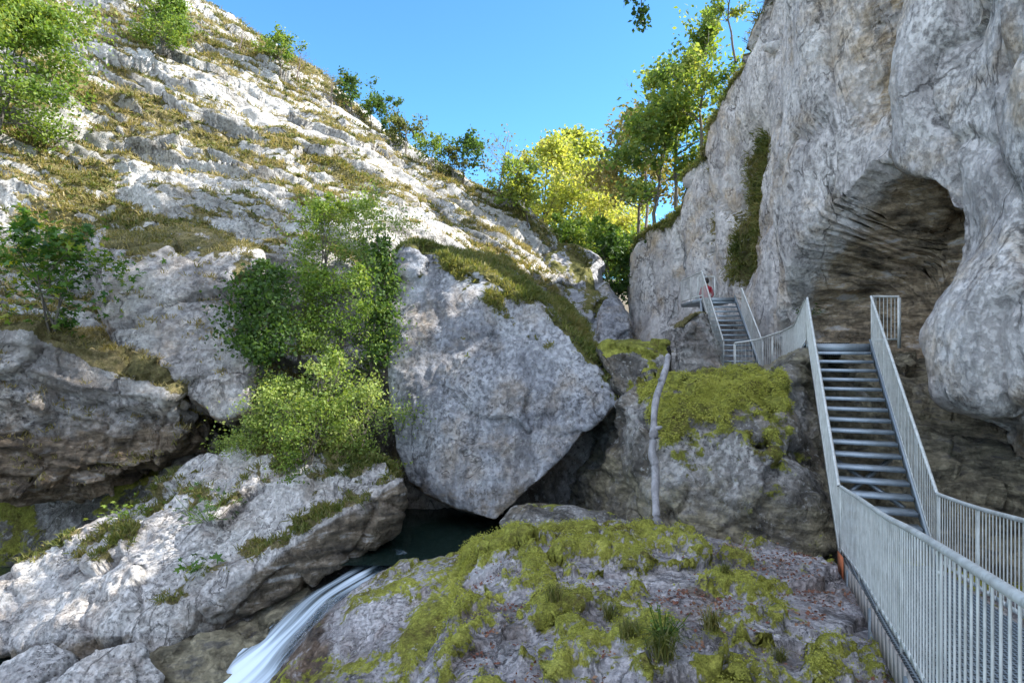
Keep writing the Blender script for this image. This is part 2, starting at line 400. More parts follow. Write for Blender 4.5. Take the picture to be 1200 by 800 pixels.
# ---- right cliff
path = np.array([(10.5, -16), (9.6, -6), (9.3, 2), (9.3, 7), (9.5, 11), (9.8, 14), (9.8, 18), (9.8, 22), (9.8, 26), (9.5, 29.5), (8.9, 33), (8.0, 36.2), (7.4, 38.6), (8.3, 40.6), (12, 43), (20, 47), (34, 52)], float)
ts = np.concatenate([np.linspace(0, 3.4, 70, endpoint=False), np.linspace(3.4, 6, 250, endpoint=False), np.linspace(6, 12.6, 170, endpoint=False), np.linspace(12.6, 16, 40)])
fine_path = cr(path, 16001); plan = fine_path[np.clip((ts * 1000).astype(int), 0, 16000)]
tg = np.gradient(fine_path, axis=0)[np.clip((ts * 1000).astype(int), 0, 16000)]; tg /= np.linalg.norm(tg, axis=1)[:, None]
inward = np.stack([tg[:, 1], -tg[:, 0]], 1)         # into the rock (to the right of the path)
TY = [-16, 0, 9, 11.3, 11.8, 14.8, 15.1, 16.7, 18.1, 18.8, 20, 23.5, 24.4, 25.2, 27.8, 28.6, 30.8, 32.6, 33.2, 37.5, 41, 52]
TT = [22, 22, 21, 14, 10.3, 10.3, 9.8, 10.2, 10.9, 15, 18, 16.5, 14, 12.9, 12.4, 11.4, 10.3, 9.2, 7.7, 7.0, 6.5, 7.0]  # crest out of view is notched to pass sun and cast shade
top = np.interp(plan[:, 1], TY, TT)
tv = np.concatenate([np.linspace(0, 1, 330, endpoint=False), np.linspace(1, 1.5, 40)])
NU, NV = len(ts), len(tv)
CV = np.zeros((NU, NV, 3)); CSTAIN = np.zeros((NU, NV)); CVEG = np.zeros((NU, NV))
zb = -7.4
Y = plan[:, 1][:, None] + 0 * tv[None]; X0 = plan[:, 0][:, None] + 0 * tv[None]
tw = tv.copy(); a = tw <= 1
# finer rows in the part of the face that the view takes in
zfrac = np.where(a, tw, 1.0)
Z = zb + (top[:, None] - zb) * zfrac[None]
over = np.maximum(tv - 1, 0)[None] + 0 * Y
def g(y0, ry, z0, rz, p=2): return np.exp(-(np.abs((Y - y0) / ry) ** p + np.abs((Z - z0) / rz) ** p))
D = np.zeros_like(Y)      # + = into the rock
D += .06 * (Z - 2) * -1 * sstep(20, 8, Y) * .5
# alcove behind the landing
near = np.interp(Z, [-4, -.6, .3, 1.0, 1.8, 2.6, 3.3, 3.9, 4.4], [12.2, 13.2, 13.4, 13.55, 13.45, 13.5, 13.7, 14.1, 14.9])
ztop = np.interp(Y, [12, 13.4, 14.3, 15.2, 16.7, 18.2, 20, 21.5, 23], [3.2, 3.5, 4.2, 4.7, 4.9, 4.2, 2.9, 1.4, .2])
wig = .22 * fbm(np.stack([Y.ravel(), Z.ravel(), 0 * Y.ravel()], 1), .9, 3).reshape(Y.shape)
alc = sstep(near - .16, near + .22, Y + wig) * sstep(23.5, 18.2, Y) * sstep(ztop + .1, ztop - 1.5, Z + wig)
D += 3.2 * alc
# bulge right of the alcove and the undercut beneath it
D -= .9 * sstep(13.75, 13.1, Y + wig * .6) * sstep(6.5, 12.8, Y) * sstep(2.5, -.2, Z) * sstep(-2.0, -.9, Z)
D -= .35 * g(11, 3, 5, 3.5)
und = sstep(-.9, -2.6, Z + .9 * wig - .12 * (12 - Y)) * sstep(14.5, 12.5, Y)
D += .5 * und
# brown hollow high up, and the ribs beside it
hol = sstep(15.0, 15.5, Y + wig - .12 * (Z - 7)) * sstep(19.2, 16.4, Y) * sstep(4.6, 7.2, Z)
D += 1.1 * hol
D -= .55 * g(14.4, 1.0, 6.2, 2.4)
D += .4 * g(13.2, .35, 8, 2)
D -= .8 * g(20.5, 1.7, 5, 5); D += .5 * g(22.6, 1.0, 4, 6)
# leaning grassy cleft in the far face
cl0 = 26.2 + .28 * (Z - 5.5) * -1
cleft = np.exp(-((Y - cl0 + wig * 3) / 1.5) ** 2) * sstep(1, 3.5, Z) * sstep(9.8, 8, Z)
D += .7 * cleft
D += .5 * np.exp(-((Y - 30.2 + wig * 3) / .5) ** 2) + .6 * np.exp(-((Y - 33.4 + wig * 2) / .35) ** 2) * sstep(8, 4, Z)
D -= .9 * np.exp(-((Y - 35) / 1.6) ** 2) * sstep(2.2, -.2, Z)
# rounded top edge, then the plateau runs back
D += 1.2 * sstep(.94, 1.0, zfrac)[None] ** 2 * np.ones_like(Y) * sstep(23, 25, Y)
D += over * 60
CV[..., 0] = X0 + inward[:, 0][:, None] * D; CV[..., 1] = Y + inward[:, 1][:, None] * D
CV[..., 2] = EZ + Z + over * 9
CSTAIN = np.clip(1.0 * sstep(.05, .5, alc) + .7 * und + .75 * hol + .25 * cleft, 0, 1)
ledge = sstep(.925, .97, tv)[None] * sstep(23.6, 24.6, Y)
CVEG = np.clip(1.1 * ledge + .95 * cleft + .6 * np.exp(-((Y - 30.2 + wig * 3) / .35) ** 2) * sstep(3, 5, Z) + .9 * over * 5 + .85 * g(13.9, .5, .0, .35), 0, 1)
cst = CSTAIN.ravel()
def cliff_veg(co, no): return np.clip(CVEG.ravel() + .35 * (no[:, 2] - .35) * (CVEG.ravel() > .2) + .8 * sstep(.72, .95, no[:, 2]) * (fbm(co, .6, 3) + .3), 0, 1)
def cliff_extra(co, no, v):
    zz = co[:, 2] + .3 * co[:, 1] + .5 * fbm(co, .5, 3)
    l = fbm(np.stack([co[:, 0] * .3, co[:, 1] * .3, zz * 1.5], 1), 1.0, 4, .6)
    f1, f2, fv = worley(co * np.array([.9, .9, 1.8], np.float32))
    return co + no * (cst * (.3 * np.round(l * 5) / 5 + .14 * fv + .16 * fbm(co, 1.6, 4)))[:, None]
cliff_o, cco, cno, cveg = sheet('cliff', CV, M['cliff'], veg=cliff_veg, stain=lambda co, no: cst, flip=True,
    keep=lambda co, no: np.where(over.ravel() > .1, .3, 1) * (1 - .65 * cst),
    extra=cliff_extra, big=.55, bigs=.28, fac=.5, facs=.36, groove=.35, mid=.13, mids=.9, fine=.05, fines=3.5, stretch=(1, 1, .5))
tag(cliff_o, 'tall shaded grey limestone cliff with hollow above the stairs', 'cliff', kind='structure')

# ---- boulders
up = lambda a, b, k=1.0: (lambda co, no: k * sstep(a, b, no[:, 2] + .25 * fbm(co, .8, 3)))
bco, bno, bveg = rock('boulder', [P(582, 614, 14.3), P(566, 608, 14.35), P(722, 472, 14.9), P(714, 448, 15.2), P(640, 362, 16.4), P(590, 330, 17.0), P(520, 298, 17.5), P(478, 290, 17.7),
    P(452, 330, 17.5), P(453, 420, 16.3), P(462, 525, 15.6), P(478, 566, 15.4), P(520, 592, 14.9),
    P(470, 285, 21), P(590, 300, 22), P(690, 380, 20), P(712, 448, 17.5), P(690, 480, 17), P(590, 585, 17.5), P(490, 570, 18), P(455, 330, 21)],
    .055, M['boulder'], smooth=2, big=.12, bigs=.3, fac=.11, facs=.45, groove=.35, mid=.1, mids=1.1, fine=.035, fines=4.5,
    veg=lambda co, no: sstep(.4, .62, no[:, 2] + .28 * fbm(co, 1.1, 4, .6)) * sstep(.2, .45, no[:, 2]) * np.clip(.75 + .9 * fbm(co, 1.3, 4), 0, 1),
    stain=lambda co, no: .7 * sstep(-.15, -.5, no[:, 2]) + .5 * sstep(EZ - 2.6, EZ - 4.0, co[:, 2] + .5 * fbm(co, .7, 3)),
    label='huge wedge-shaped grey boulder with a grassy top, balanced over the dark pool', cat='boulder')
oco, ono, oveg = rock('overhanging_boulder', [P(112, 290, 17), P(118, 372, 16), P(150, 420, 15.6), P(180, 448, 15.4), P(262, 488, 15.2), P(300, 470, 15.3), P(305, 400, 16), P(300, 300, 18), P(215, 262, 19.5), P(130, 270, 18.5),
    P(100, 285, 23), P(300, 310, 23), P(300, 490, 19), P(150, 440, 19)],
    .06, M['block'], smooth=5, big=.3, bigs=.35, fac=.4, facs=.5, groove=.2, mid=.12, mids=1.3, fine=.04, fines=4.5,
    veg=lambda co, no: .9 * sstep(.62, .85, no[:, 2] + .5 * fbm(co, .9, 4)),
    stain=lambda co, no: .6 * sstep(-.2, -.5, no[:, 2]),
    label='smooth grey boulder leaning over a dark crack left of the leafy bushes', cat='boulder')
lco, lno, lveg = rock('ledge_rock', [P(-120, 370, 14), P(40, 395, 14.4), P(110, 402, 15), P(160, 430, 15.2), P(205, 470, 15.2), P(224, 508, 15.2), P(205, 530, 15.0), P(165, 548, 14.8), P(85, 578, 14.6), P(-120, 560, 13.8),
    P(-120, 350, 19), P(120, 400, 19), P(224, 510, 18.5), P(100, 590, 18.5), P(-120, 590, 17.5)],
    .06, M['block'], smooth=3, big=.4, bigs=.4, fac=.45, facs=.6, groove=.3, mid=.16, mids=1.2, fine=.05, fines=4.5, strat=.42, strats=1.5,
    veg=lambda co, no: .95 * sstep(.25, .6, no[:, 2] + .3 * fbm(co, .9, 3)),
    stain=lambda co, no: .8 * sstep(EZ - 1.5, EZ - 2.6, co[:, 2] + .5 * fbm(co, .6, 3)),
    label='broad layered rock ledge with dry grass on top at the left edge', cat='rock')
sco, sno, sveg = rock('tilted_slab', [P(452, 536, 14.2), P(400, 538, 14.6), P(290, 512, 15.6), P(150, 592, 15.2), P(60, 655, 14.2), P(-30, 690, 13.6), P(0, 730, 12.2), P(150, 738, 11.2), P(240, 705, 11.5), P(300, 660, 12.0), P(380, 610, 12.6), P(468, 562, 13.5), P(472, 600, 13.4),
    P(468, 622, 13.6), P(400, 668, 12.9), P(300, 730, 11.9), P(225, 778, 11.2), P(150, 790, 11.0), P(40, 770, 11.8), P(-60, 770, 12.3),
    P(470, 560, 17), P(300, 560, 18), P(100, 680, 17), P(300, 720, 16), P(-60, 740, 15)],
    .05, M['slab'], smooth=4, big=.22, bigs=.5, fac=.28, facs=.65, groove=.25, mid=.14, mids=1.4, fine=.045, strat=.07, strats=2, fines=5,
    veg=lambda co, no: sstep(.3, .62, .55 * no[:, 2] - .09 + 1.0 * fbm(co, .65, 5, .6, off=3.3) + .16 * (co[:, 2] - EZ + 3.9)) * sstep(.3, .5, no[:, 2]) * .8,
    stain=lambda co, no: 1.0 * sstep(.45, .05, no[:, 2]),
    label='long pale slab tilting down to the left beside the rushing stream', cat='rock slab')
rock('added_cave_back', [W(-7.5, 16.6, -7), W(4.2, 16.9, -7), W(-7.5, 16.9, -2.6), W(-3.2, 18.4, -.6), W(2.2, 18.8, -.9), W(4.2, 17.6, -2.4), W(-7.5, 24, -1), W(4, 24, -1), W(-7.5, 24, -7), W(4, 24, -7)], .12, M['outcrop'], smooth=3, big=.3, fac=.3, facs=.6, mid=.1, fine=.03, label='added rock closing off the sky behind the cave under the big boulder', cat='rock')  # added to keep sky light and reflections out from under the boulder
rock('stream_stone', [P(0, 775, 10.8), P(60, 745, 11.2), P(85, 762, 11), P(40, 800, 10.2), P(-30, 815, 10.2), P(20, 850, 10.6), P(90, 830, 11)], .035, M['slab'], smooth=5,
    big=.1, fac=.1, facs=1.5, mid=.04, fine=.015, strat=.06, strats=3, label='small pointed wet stone in the lower left corner, further left of two', cat='rock', group='wet stones in the lower left corner')
rock('stream_stone', [P(40, 812, 10), P(110, 760, 10.6), P(165, 752, 10.8), P(195, 790, 10.6), P(150, 840, 9.8), P(60, 850, 9.6), P(190, 850, 10.8), P(100, 870, 11)], .035, M['slab'], smooth=5,
    big=.12, fac=.12, facs=1.4, mid=.04, fine=.015, strat=.08, strats=3, label='larger streaky white stone between the tilted slab and the corner stone', cat='rock', group='wet stones in the lower left corner')
mco, mno, _ = rock('mossy_boulder', [P(702, 415, 15.2), P(712, 402, 15.6), P(782, 400, 15.6), P(788, 418, 15.2), P(776, 448, 14.8), P(732, 468, 14.6), P(718, 452, 14.8), P(705, 402, 18), P(785, 400, 18), P(730, 470, 17), P(785, 450, 17)],
    .045, M['outcrop'], smooth=4, big=.15, fac=.16, facs=.9, mid=.06, fine=.02, veg=lambda co, no: .9 * sstep(.3, .8, no[:, 2] + .7 * fbm(co, 1.1, 4)),
    label='small moss-topped boulder wedged behind the upper end of the pale log', cat='boulder')
rock('wedge_rock', [P(786, 384, 19.6), P(815, 364, 20.3), P(826, 364, 20.5), P(843, 420, 20), P(850, 445, 19.8), P(792, 452, 19), P(786, 420, 19), P(786, 384, 23), P(826, 370, 24), P(850, 450, 23), P(790, 455, 23)],
    .05, M['block'], smooth=4, big=.2, fac=.2, facs=.8, mid=.07, fine=.025, strat=.12, strats=2, veg=up(.5, .8, .9),
    label='pale cracked rock under the viewing platform, left of the far stairs', cat='rock')
rock('ledge_stone', [P(584, 612, 12.6), P(600, 592, 12.9), P(640, 588, 13.2), P(700, 598, 12.4), P(768, 618, 11.8), P(800, 632, 11.4), P(700, 640, 11.2), P(600, 630, 12), P(590, 640, 13), P(650, 630, 15), P(790, 640, 13)],
    .04, M['outcrop'], smooth=5, big=.12, fac=.12, facs=.9, mid=.05, fine=.02, veg=up(.8, 1.15, .75),
    label='low flat grey rock at the foot of the big boulder, behind the moss', cat='rock')
rock('buttress_rock', [P(640, 300, 33), P(660, 284, 34), P(690, 300, 34), P(712, 345, 33), P(735, 375, 32), P(737, 402, 30), P(700, 430, 29), P(650, 430, 29), P(628, 350, 31), P(640, 300, 38), P(700, 310, 38), P(740, 400, 36)],
    .1, M['boulder'], smooth=4, big=.5, bigs=.3, fac=.6, facs=.4, mid=.15, mids=.8, fine=.06, fines=3, veg=up(.45, .8, .95),
    label='shaded grey rock spur closing the gap below the yellow trees', cat='rock')
rock('spur_rock', [P(706, 352, 27.5), P(716, 345, 28), P(738, 392, 27), P(738, 408, 26.6), P(706, 408, 26.4), P(700, 380, 27), P(715, 350, 31), P(742, 410, 30), P(700, 410, 30)],
    .08, M['boulder'], smooth=4, big=.25, fac=.3, facs=.6, mid=.1, fine=.04,
    label='pointed blue-grey rock standing at the cliff foot in the gap', cat='rock')

# ---- mossy outcrop under the walkway and behind the stairs
wall_rows = [
    [(620, 650, 21), (690, 660, 16), (760, 680, 11.4), (850, 690, 10.7), (930, 700, 10.2), (985, 712, 9.9), (1060, 730, 10.2), (1150, 760, 9.5), (1270, 780, 8.9)],
    [(622, 590, 21.5), (690, 600, 16), (760, 618, 11.4), (850, 634, 10.7), (930, 642, 10.2), (985, 646, 10.15), (1060, 660, 10.6), (1150, 690, 9.9), (1270, 715, 9.2)],
    [(630, 540, 22), (700, 548, 16.2), (755, 545, 12.3), (850, 560, 11.3), (930, 550, 11.0), (975, 540, 11.6), (1050, 540, 12.4), (1140, 560, 12.0), (1260, 600, 11.0)],
    [(650, 482, 22), (715, 475, 16.5), (765, 470, 13.3), (850, 478, 12.3), (920, 468, 12.3), (962, 455, 13.3), (1035, 455, 14.8), (1120, 480, 14.2), (1250, 500, 13)],
    [(680, 445, 20), (730, 445, 17), (785, 447, 14.6), (850, 446, 13.6), (905, 441, 13.3), (948, 417, 14.3), (1015, 428, 16.7), (1100, 440, 16.4), (1240, 450, 15.5)],
    [(700, 432, 24), (740, 432, 22), (800, 438, 20.5), (855, 444, 20), (900, 439, 19), (942, 424, 18), (1005, 412, 19), (1080, 420, 19), (1200, 430, 18)],
    [(710, 420, 30), (745, 425, 28), (800, 440, 27), (855, 448, 27), (900, 445, 26), (942, 440, 25), (1005, 430, 25), (1080, 430, 24), (1200, 430, 22)],
]
WV = patch([[P(*p) for p in r] for r in wall_rows], 240, 330)
def wall_px(co): return 600 + F * co[:, 0] / co[:, 1], 400 - F * (co[:, 2] - EZ) / co[:, 1]
def wall_veg(co, no):
    x, z = co[:, 0] + .35 * fbm(co, .8, 2, off=3), co[:, 2] - EZ
    band = sstep(-2.9, -1.5, z + 1.1 * fbm(co * np.array([1, 1, .45]), 1.1, 3)) * sstep(2.9, 3.3, x) * sstep(6.2, 5.2, x) * sstep(16, 14.6, co[:, 1])
    return np.clip((.55 + 1.0 * fbm(co, .7, 3)) * .35 * sstep(7, 5.5, x) + .62 * band + .95 * fbm(co, .75, 4, .6, off=5) * band, 0, 1)
wall_o, wco, wno, wveg = sheet('rock_outcrop', WV, M['outcrop'], veg=wall_veg, flip=True,
    stain=lambda co, no: np.clip(.75 * sstep(5.2, 6.6, co[:, 0]) * sstep(10, 11.5, co[:, 1]) + .6 * sstep(-1.9, -3.2, co[:, 2] - EZ + .6 * fbm(co, .6, 3)), 0, 1),
    extra=lambda co, no, v: co + no * (.14 * sstep(.4, .75, v) * (1 + 1.2 * fbm(co, 2.6, 3)))[:, None],
    big=.3, bigs=.5, fac=.3, facs=.75, mid=.16, mids=1.2, fine=.07, fines=4.5, strat=.14, strats=1.6)
tag(wall_o, 'moss-draped rock outcrop holding up the walkway behind the pale log', 'rock outcrop')

# ---- foreground mossy slab
fg = [
    [(545, 700, 11.0), (640, 670, 11.2), (760, 665, 11.5), (870, 680, 11.3), (985, 690, 11), (1100, 705, 10.5), (1300, 720, 10)],
    [(558, 650, 10.4), (640, 630, 10.3), (760, 627, 10.6), (870, 644, 10.3), (985, 662, 9.9), (1100, 684, 9.5), (1300, 705, 9)],
    [(556, 664, 9.5), (650, 642, 9.3), (765, 650, 9.2), (880, 664, 9), (990, 688, 8.5), (1110, 720, 7.9), (1350, 765, 7.4)],
    [(540, 705, 8.3), (650, 680, 8.1), (775, 684, 8), (895, 696, 7.7), (1010, 722, 7.2), (1130, 765, 6.7), (1400, 850, 6.1)],
    [(505, 760, 7.1), (630, 728, 6.9), (770, 722, 6.8), (910, 734, 6.6), (1035, 776, 5.8), (1180, 830, 5.4), (1500, 960, 4.9)],
    [(450, 840, 6), (600, 798, 5.7), (770, 795, 5.5), (930, 806, 5.3), (1070, 870, 4.6), (1280, 950, 4.2), (1700, 1130, 3.6)],
    [(380, 1000, 4.5), (560, 940, 4.2), (770, 920, 4.1), (980, 945, 3.9), (1200, 1040, 3.4), (1500, 1160, 3.1), (2000, 1420, 2.6)],
]
fgw = [[P(*p) for p in r] for r in fg]
for yy in (1.5, -2.0, -6.0):
    fgw.append([W(x, yy, z) for x, z in ((-2.2, -3.5), (-.6, -3.0), (.7, -2.8), (1.8, -2.7), (3.0, -2.7), (4.6, -2.7), (7.5, -2.6))])
fgw = [[r[0] + np.array([-.75, .1, -2.3]), r[0] + np.array([-.22, 0, -.75])] + r for r in fgw]
FV = patch(fgw, 420, 420)
def cushion(co, no):
    big = fbm(co, .55, 4, .55, off=2.2)
    q = co * np.array([1, .75, 1], np.float32)
    f1, f2, _ = worley(q * 3.0 + .3 * np.stack([fbm(co, 2.5, 2), fbm(co, 2.5, 2, off=20), 0 * co[:, 0]], 1))
    m = .75 * big + .75 * fbm(co * np.array([1, .8, 1], np.float32), 1.9, 3, .6, off=11) + .3 * fbm(co, 5, 3, .6, off=7) + .25 * (.45 - f1)
    x, y = co[:, 0], co[:, 1]
    m = m + .12 * sstep(8.3, 9.4, y) * sstep(4.5, 2.5, x) - .4 * sstep(2.7, 4.2, x) * sstep(9.5, 8, y)
    m = m + .2 * sstep(.7, .2, no[:, 2]) * sstep(-1.0, -.2, -x * .2)
    return np.clip(.44 + 1.2 * m, 0, 1), f1
def fg_veg(co, no): return cushion(co, no)[0]
def fg_extra(co, no, v):
    f1 = cushion(co, no)[1]
    h = sstep(.4, .66, v) * (.03 + .15 * np.sqrt(np.clip(1 - (f1 / .8) ** 2, 0, 1)))
    return co + (no * .6 + np.array([0, 0, .4]))* h[:, None]
fg_o, fco, fno, fveg = sheet('mossy_slab', FV, M['mossy'], veg=fg_veg, extra=fg_extra,
    stain=lambda co, no: np.clip(.05 + 1.1 * fbm(co, 1.1, 3, off=33), 0, .5),
    big=.2, bigs=.45, fac=.16, facs=.7, mid=.09, mids=1.6, fine=.03, fines=6)
tag(fg_o, 'broad rounded slab covered in yellow-green moss cushions in front of the camera', 'rock slab')

lr = [
    [(610, 672, 13.3), (530, 674, 13.3), (470, 680, 13.2), (436, 705, 13.3), (420, 760, 13.4)],
    [(610, 655, 12.3), (530, 652, 12.4), (465, 662, 12.3), (428, 690, 12.5), (405, 740, 12.6)],
    [(600, 690, 10.9), (520, 678, 11.1), (438, 692, 11.3), (380, 722, 11.7), (350, 780, 12)],
    [(600, 740, 9.7), (500, 718, 10), (398, 738, 10.3), (332, 772, 10.9), (290, 840, 11.2)],
    [(590, 800, 8.5), (460, 778, 8.9), (360, 792, 9.5), (290, 832, 10.2), (230, 900, 10.6)],
    [(570, 920, 7), (430, 880, 7.4), (310, 880, 8.2), (210, 930, 9.4), (150, 980, 9.6)],
    [(550, 1150, 5.5), (380, 1080, 6), (230, 1060, 7), (100, 1080, 8.4), (50, 1150, 8.6)],
]
LV = patch([[P(*p) for p in r] for r in lr], 200, 190)
lr_o, lrco, lrno, lrveg = sheet('stream_rock', LV, M['mossy'], flip=True,
    veg=lambda co, no: np.clip(.27 + 1.0 * fbm(co, .8, 4, off=6) + .22 * sstep(-3.0, -1.6, co[:, 0]) + .25 * sstep(11, 9, co[:, 1]), 0, 1) * .9,
    stain=lambda co, no: .9 * sstep(-2.9, -3.6, co[:, 0] + .06 * (co[:, 1] - 10) - .25 * (11 - co[:, 1])),
    extra=lambda co, no, v: co + no * (.06 * sstep(.5, .7, v))[:, None],
    big=.16, bigs=.5, fac=.12, facs=.9, mid=.07, mids=1.8, fine=.03, fines=6)
tag(lr_o, 'pale speckled rock sloping into the stream left of the mossy slab', 'rock')

# ------------------------------------------------------------------ water
def water_mat(name, col, rough=.08, white=None):
    s = NT(name); pos = s.pos()
    h = s.noise(s.mapping(pos, (1, 1, 1)), 3.2, 4, .5, .4)
    nrm = s.bump(h, .12, .05)
    b = s.n('ShaderNodeBsdfPrincipled', {'Base Color': col, 'Roughness': rough, 'Normal': nrm, 'Specular IOR Level': .5, 'IOR': 1.33, 'Transmission Weight': .35})
    return s.done(b.outputs[0])
M['pool'] = water_mat('pool_water', (.014, .028, .024))
M['green'] = water_mat('green_water', (.07, .1, .05))
def flat(name, poly, z, mat, label):
    v = np.array([(x, y, EZ + z) for x, y in poly]); me = mesh_from(name, v, [np.arange(len(v), dtype=np.int32)[None]])
    return tag(link(name, me, mat, loc=base_of(v)), label, 'water', kind='structure')
flat('pool', [(-8, 12.55), (1.5, 12.55), (3.5, 14), (3.5, 21), (-8, 21)], -4.6, M['pool'], 'dark still pool under the big grey boulder')
flat('lower_pool', [(-14, 6), (-2.5, 6), (-2.5, 12.6), (-14, 14.2)], -6.5, M['pool'], 'dark foaming water in the lower left corner')
flat('green_pool', [(-22, 13.2), (-9, 13.2), (-8, 21), (-22, 21)], -5.9, M['green'], 'green pool of calm water at the left edge')
bedv = patch([[W(x, y, z + .12 * math.sin(3 * x + 2 * y)) for x in (-8, -5.5, -3.2, -1, 1.5, 3.6)] for y, z in ((11.5, -5.6), (13, -5.2), (15, -5.1), (17, -5.0), (21, -4.2))], 60, 60)
sheet('pool_bed', bedv, M['outcrop'], flip=True, big=.15, fac=.2, facs=.8, mid=.05, fine=.02)[0]['kind'] = 'structure'
bpy.data.objects['pool_bed']['label'] = 'brown stony bed of the pool'

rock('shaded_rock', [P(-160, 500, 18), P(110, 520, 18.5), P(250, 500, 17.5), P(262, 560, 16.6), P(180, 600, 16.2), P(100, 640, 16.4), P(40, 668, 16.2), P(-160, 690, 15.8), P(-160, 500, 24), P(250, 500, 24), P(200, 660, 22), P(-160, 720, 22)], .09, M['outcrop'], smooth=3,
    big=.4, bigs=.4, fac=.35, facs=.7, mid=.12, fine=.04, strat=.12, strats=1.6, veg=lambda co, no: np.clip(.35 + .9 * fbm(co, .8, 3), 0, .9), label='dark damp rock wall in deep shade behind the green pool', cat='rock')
bedr = [[p + np.array([-3.2, -1, -.6]), p + np.array([-1.6, -.5, -.35]), p + np.array([-.85, -.3, -.32]), p + np.array([0, 0, -.55]), p + np.array([.7, .3, -.55]), p + np.array([1.6, .6, -.8])] for p in (P(480, 648, 14), P(405, 690, 12.3), P(338, 745, 11.2), P(270, 812, 10.4), P(160, 900, 10.1), P(60, 960, 9.6))]
tag(sheet('stream_bed', patch(bedr, 120, 90), M['outcrop'], flip=False, stain=lambda co, no: .8 + 0 * co[:, 0], big=.2, bigs=.7, fac=.3, facs=1.3, mid=.08, fine=.03)[0], 'wet brown stones of the stream bed', 'stream bed', kind='structure')
st_pts = [P(470, 648, 13.4), P(432, 668, 12.75), P(405, 684, 12.3), P(372, 705, 11.8), P(338, 738, 11.2), P(308, 768, 10.85), P(270, 802, 10.45), P(225, 842, 10.2), P(160, 890, 10.1)]
sw = [.5, .5, .48, .52, .62, .74, .92, 1.15, 1.4]
spc = cr(st_pts, 160); swd = cr(np.array(sw)[:, None], 160)[:, 0]
stg = np.gradient(spc, axis=0); sn = np.stack([stg[:, 1], -stg[:, 0], 0 * stg[:, 0]], 1); sn /= np.linalg.norm(sn, axis=1)[:, None]
uu = np.linspace(-1, 1, 40)
SV = spc[:, None, :] + sn[:, None, :] * (uu[None, :, None] * swd[:, None, None])
vv = np.linspace(0, 1, 160)
rib = fbm(np.stack([np.repeat(vv * 3, 40), np.tile(uu * 1.5, 160), np.zeros(6400)], 1), 1.0, 2).reshape(160, 40)
SV[..., 2] += .05 * rib + .07 * (1 - uu[None] ** 2)
fm = sstep(.06, .2, vv)[:, None] * (.55 + .5 * sstep(.4, .75, vv)[:, None]) * (1 - .75 * np.abs(uu[None]) ** 3)
ufl = np.broadcast_to(vv[:, None], (160, 40)); vfl = np.broadcast_to(uu[None], (160, 40))
sme = mesh_from('stream', SV.reshape(-1, 3), [grid_faces(160, 40)]); smooth_shade(sme)
set_attr(sme, 'foam', fm.ravel()); set_attr(sme, 'along', ufl.ravel()); set_attr(sme, 'across', vfl.ravel())
s = NT('stream_water')
cv = s.n('ShaderNodeCombineXYZ', {0: s.math('MULTIPLY', s.attr('along'), 1.6), 1: s.math('MULTIPLY', s.attr('across'), 3.0), 2: 0.0}).outputs[0]
n1 = s.noise(cv, 1.0, 3, .5, .5)
ff = s.rng(s.math('ADD', s.attr('foam'), s.rng(n1, .3, .7, -.42, .36)), .15, 1.0, 0, 1, True)
col = s.mix(ff, (.06, .1, .13), (.68, .78, .88))
wb = s.n('ShaderNodeBsdfPrincipled', {'Base Color': col, 'Roughness': s.rng(ff, 0, 1, .25, .9), 'Specular IOR Level': .25, 'Normal': s.n('ShaderNodeNewGeometry').outputs['Normal'], 'Alpha': s.rng(s.math('SUBTRACT', s.math('ADD', s.math('MULTIPLY', ff, .8), .7), s.math('ADD', s.math('POWER', s.math('ABSOLUTE', s.attr('across')), 2.5), s.rng(n1, .3, .7, .25, -.25))), .1, .8), 'Transmission Weight': s.rng(ff, 0, .5, .5, 0)})
M['stream'] = s.done(wb.outputs[0])
tag(link('stream', sme, M['stream'], loc=base_of(SV.reshape(-1, 3))), 'silky white stream rushing down past the tilted slab', 'stream', kind='structure')

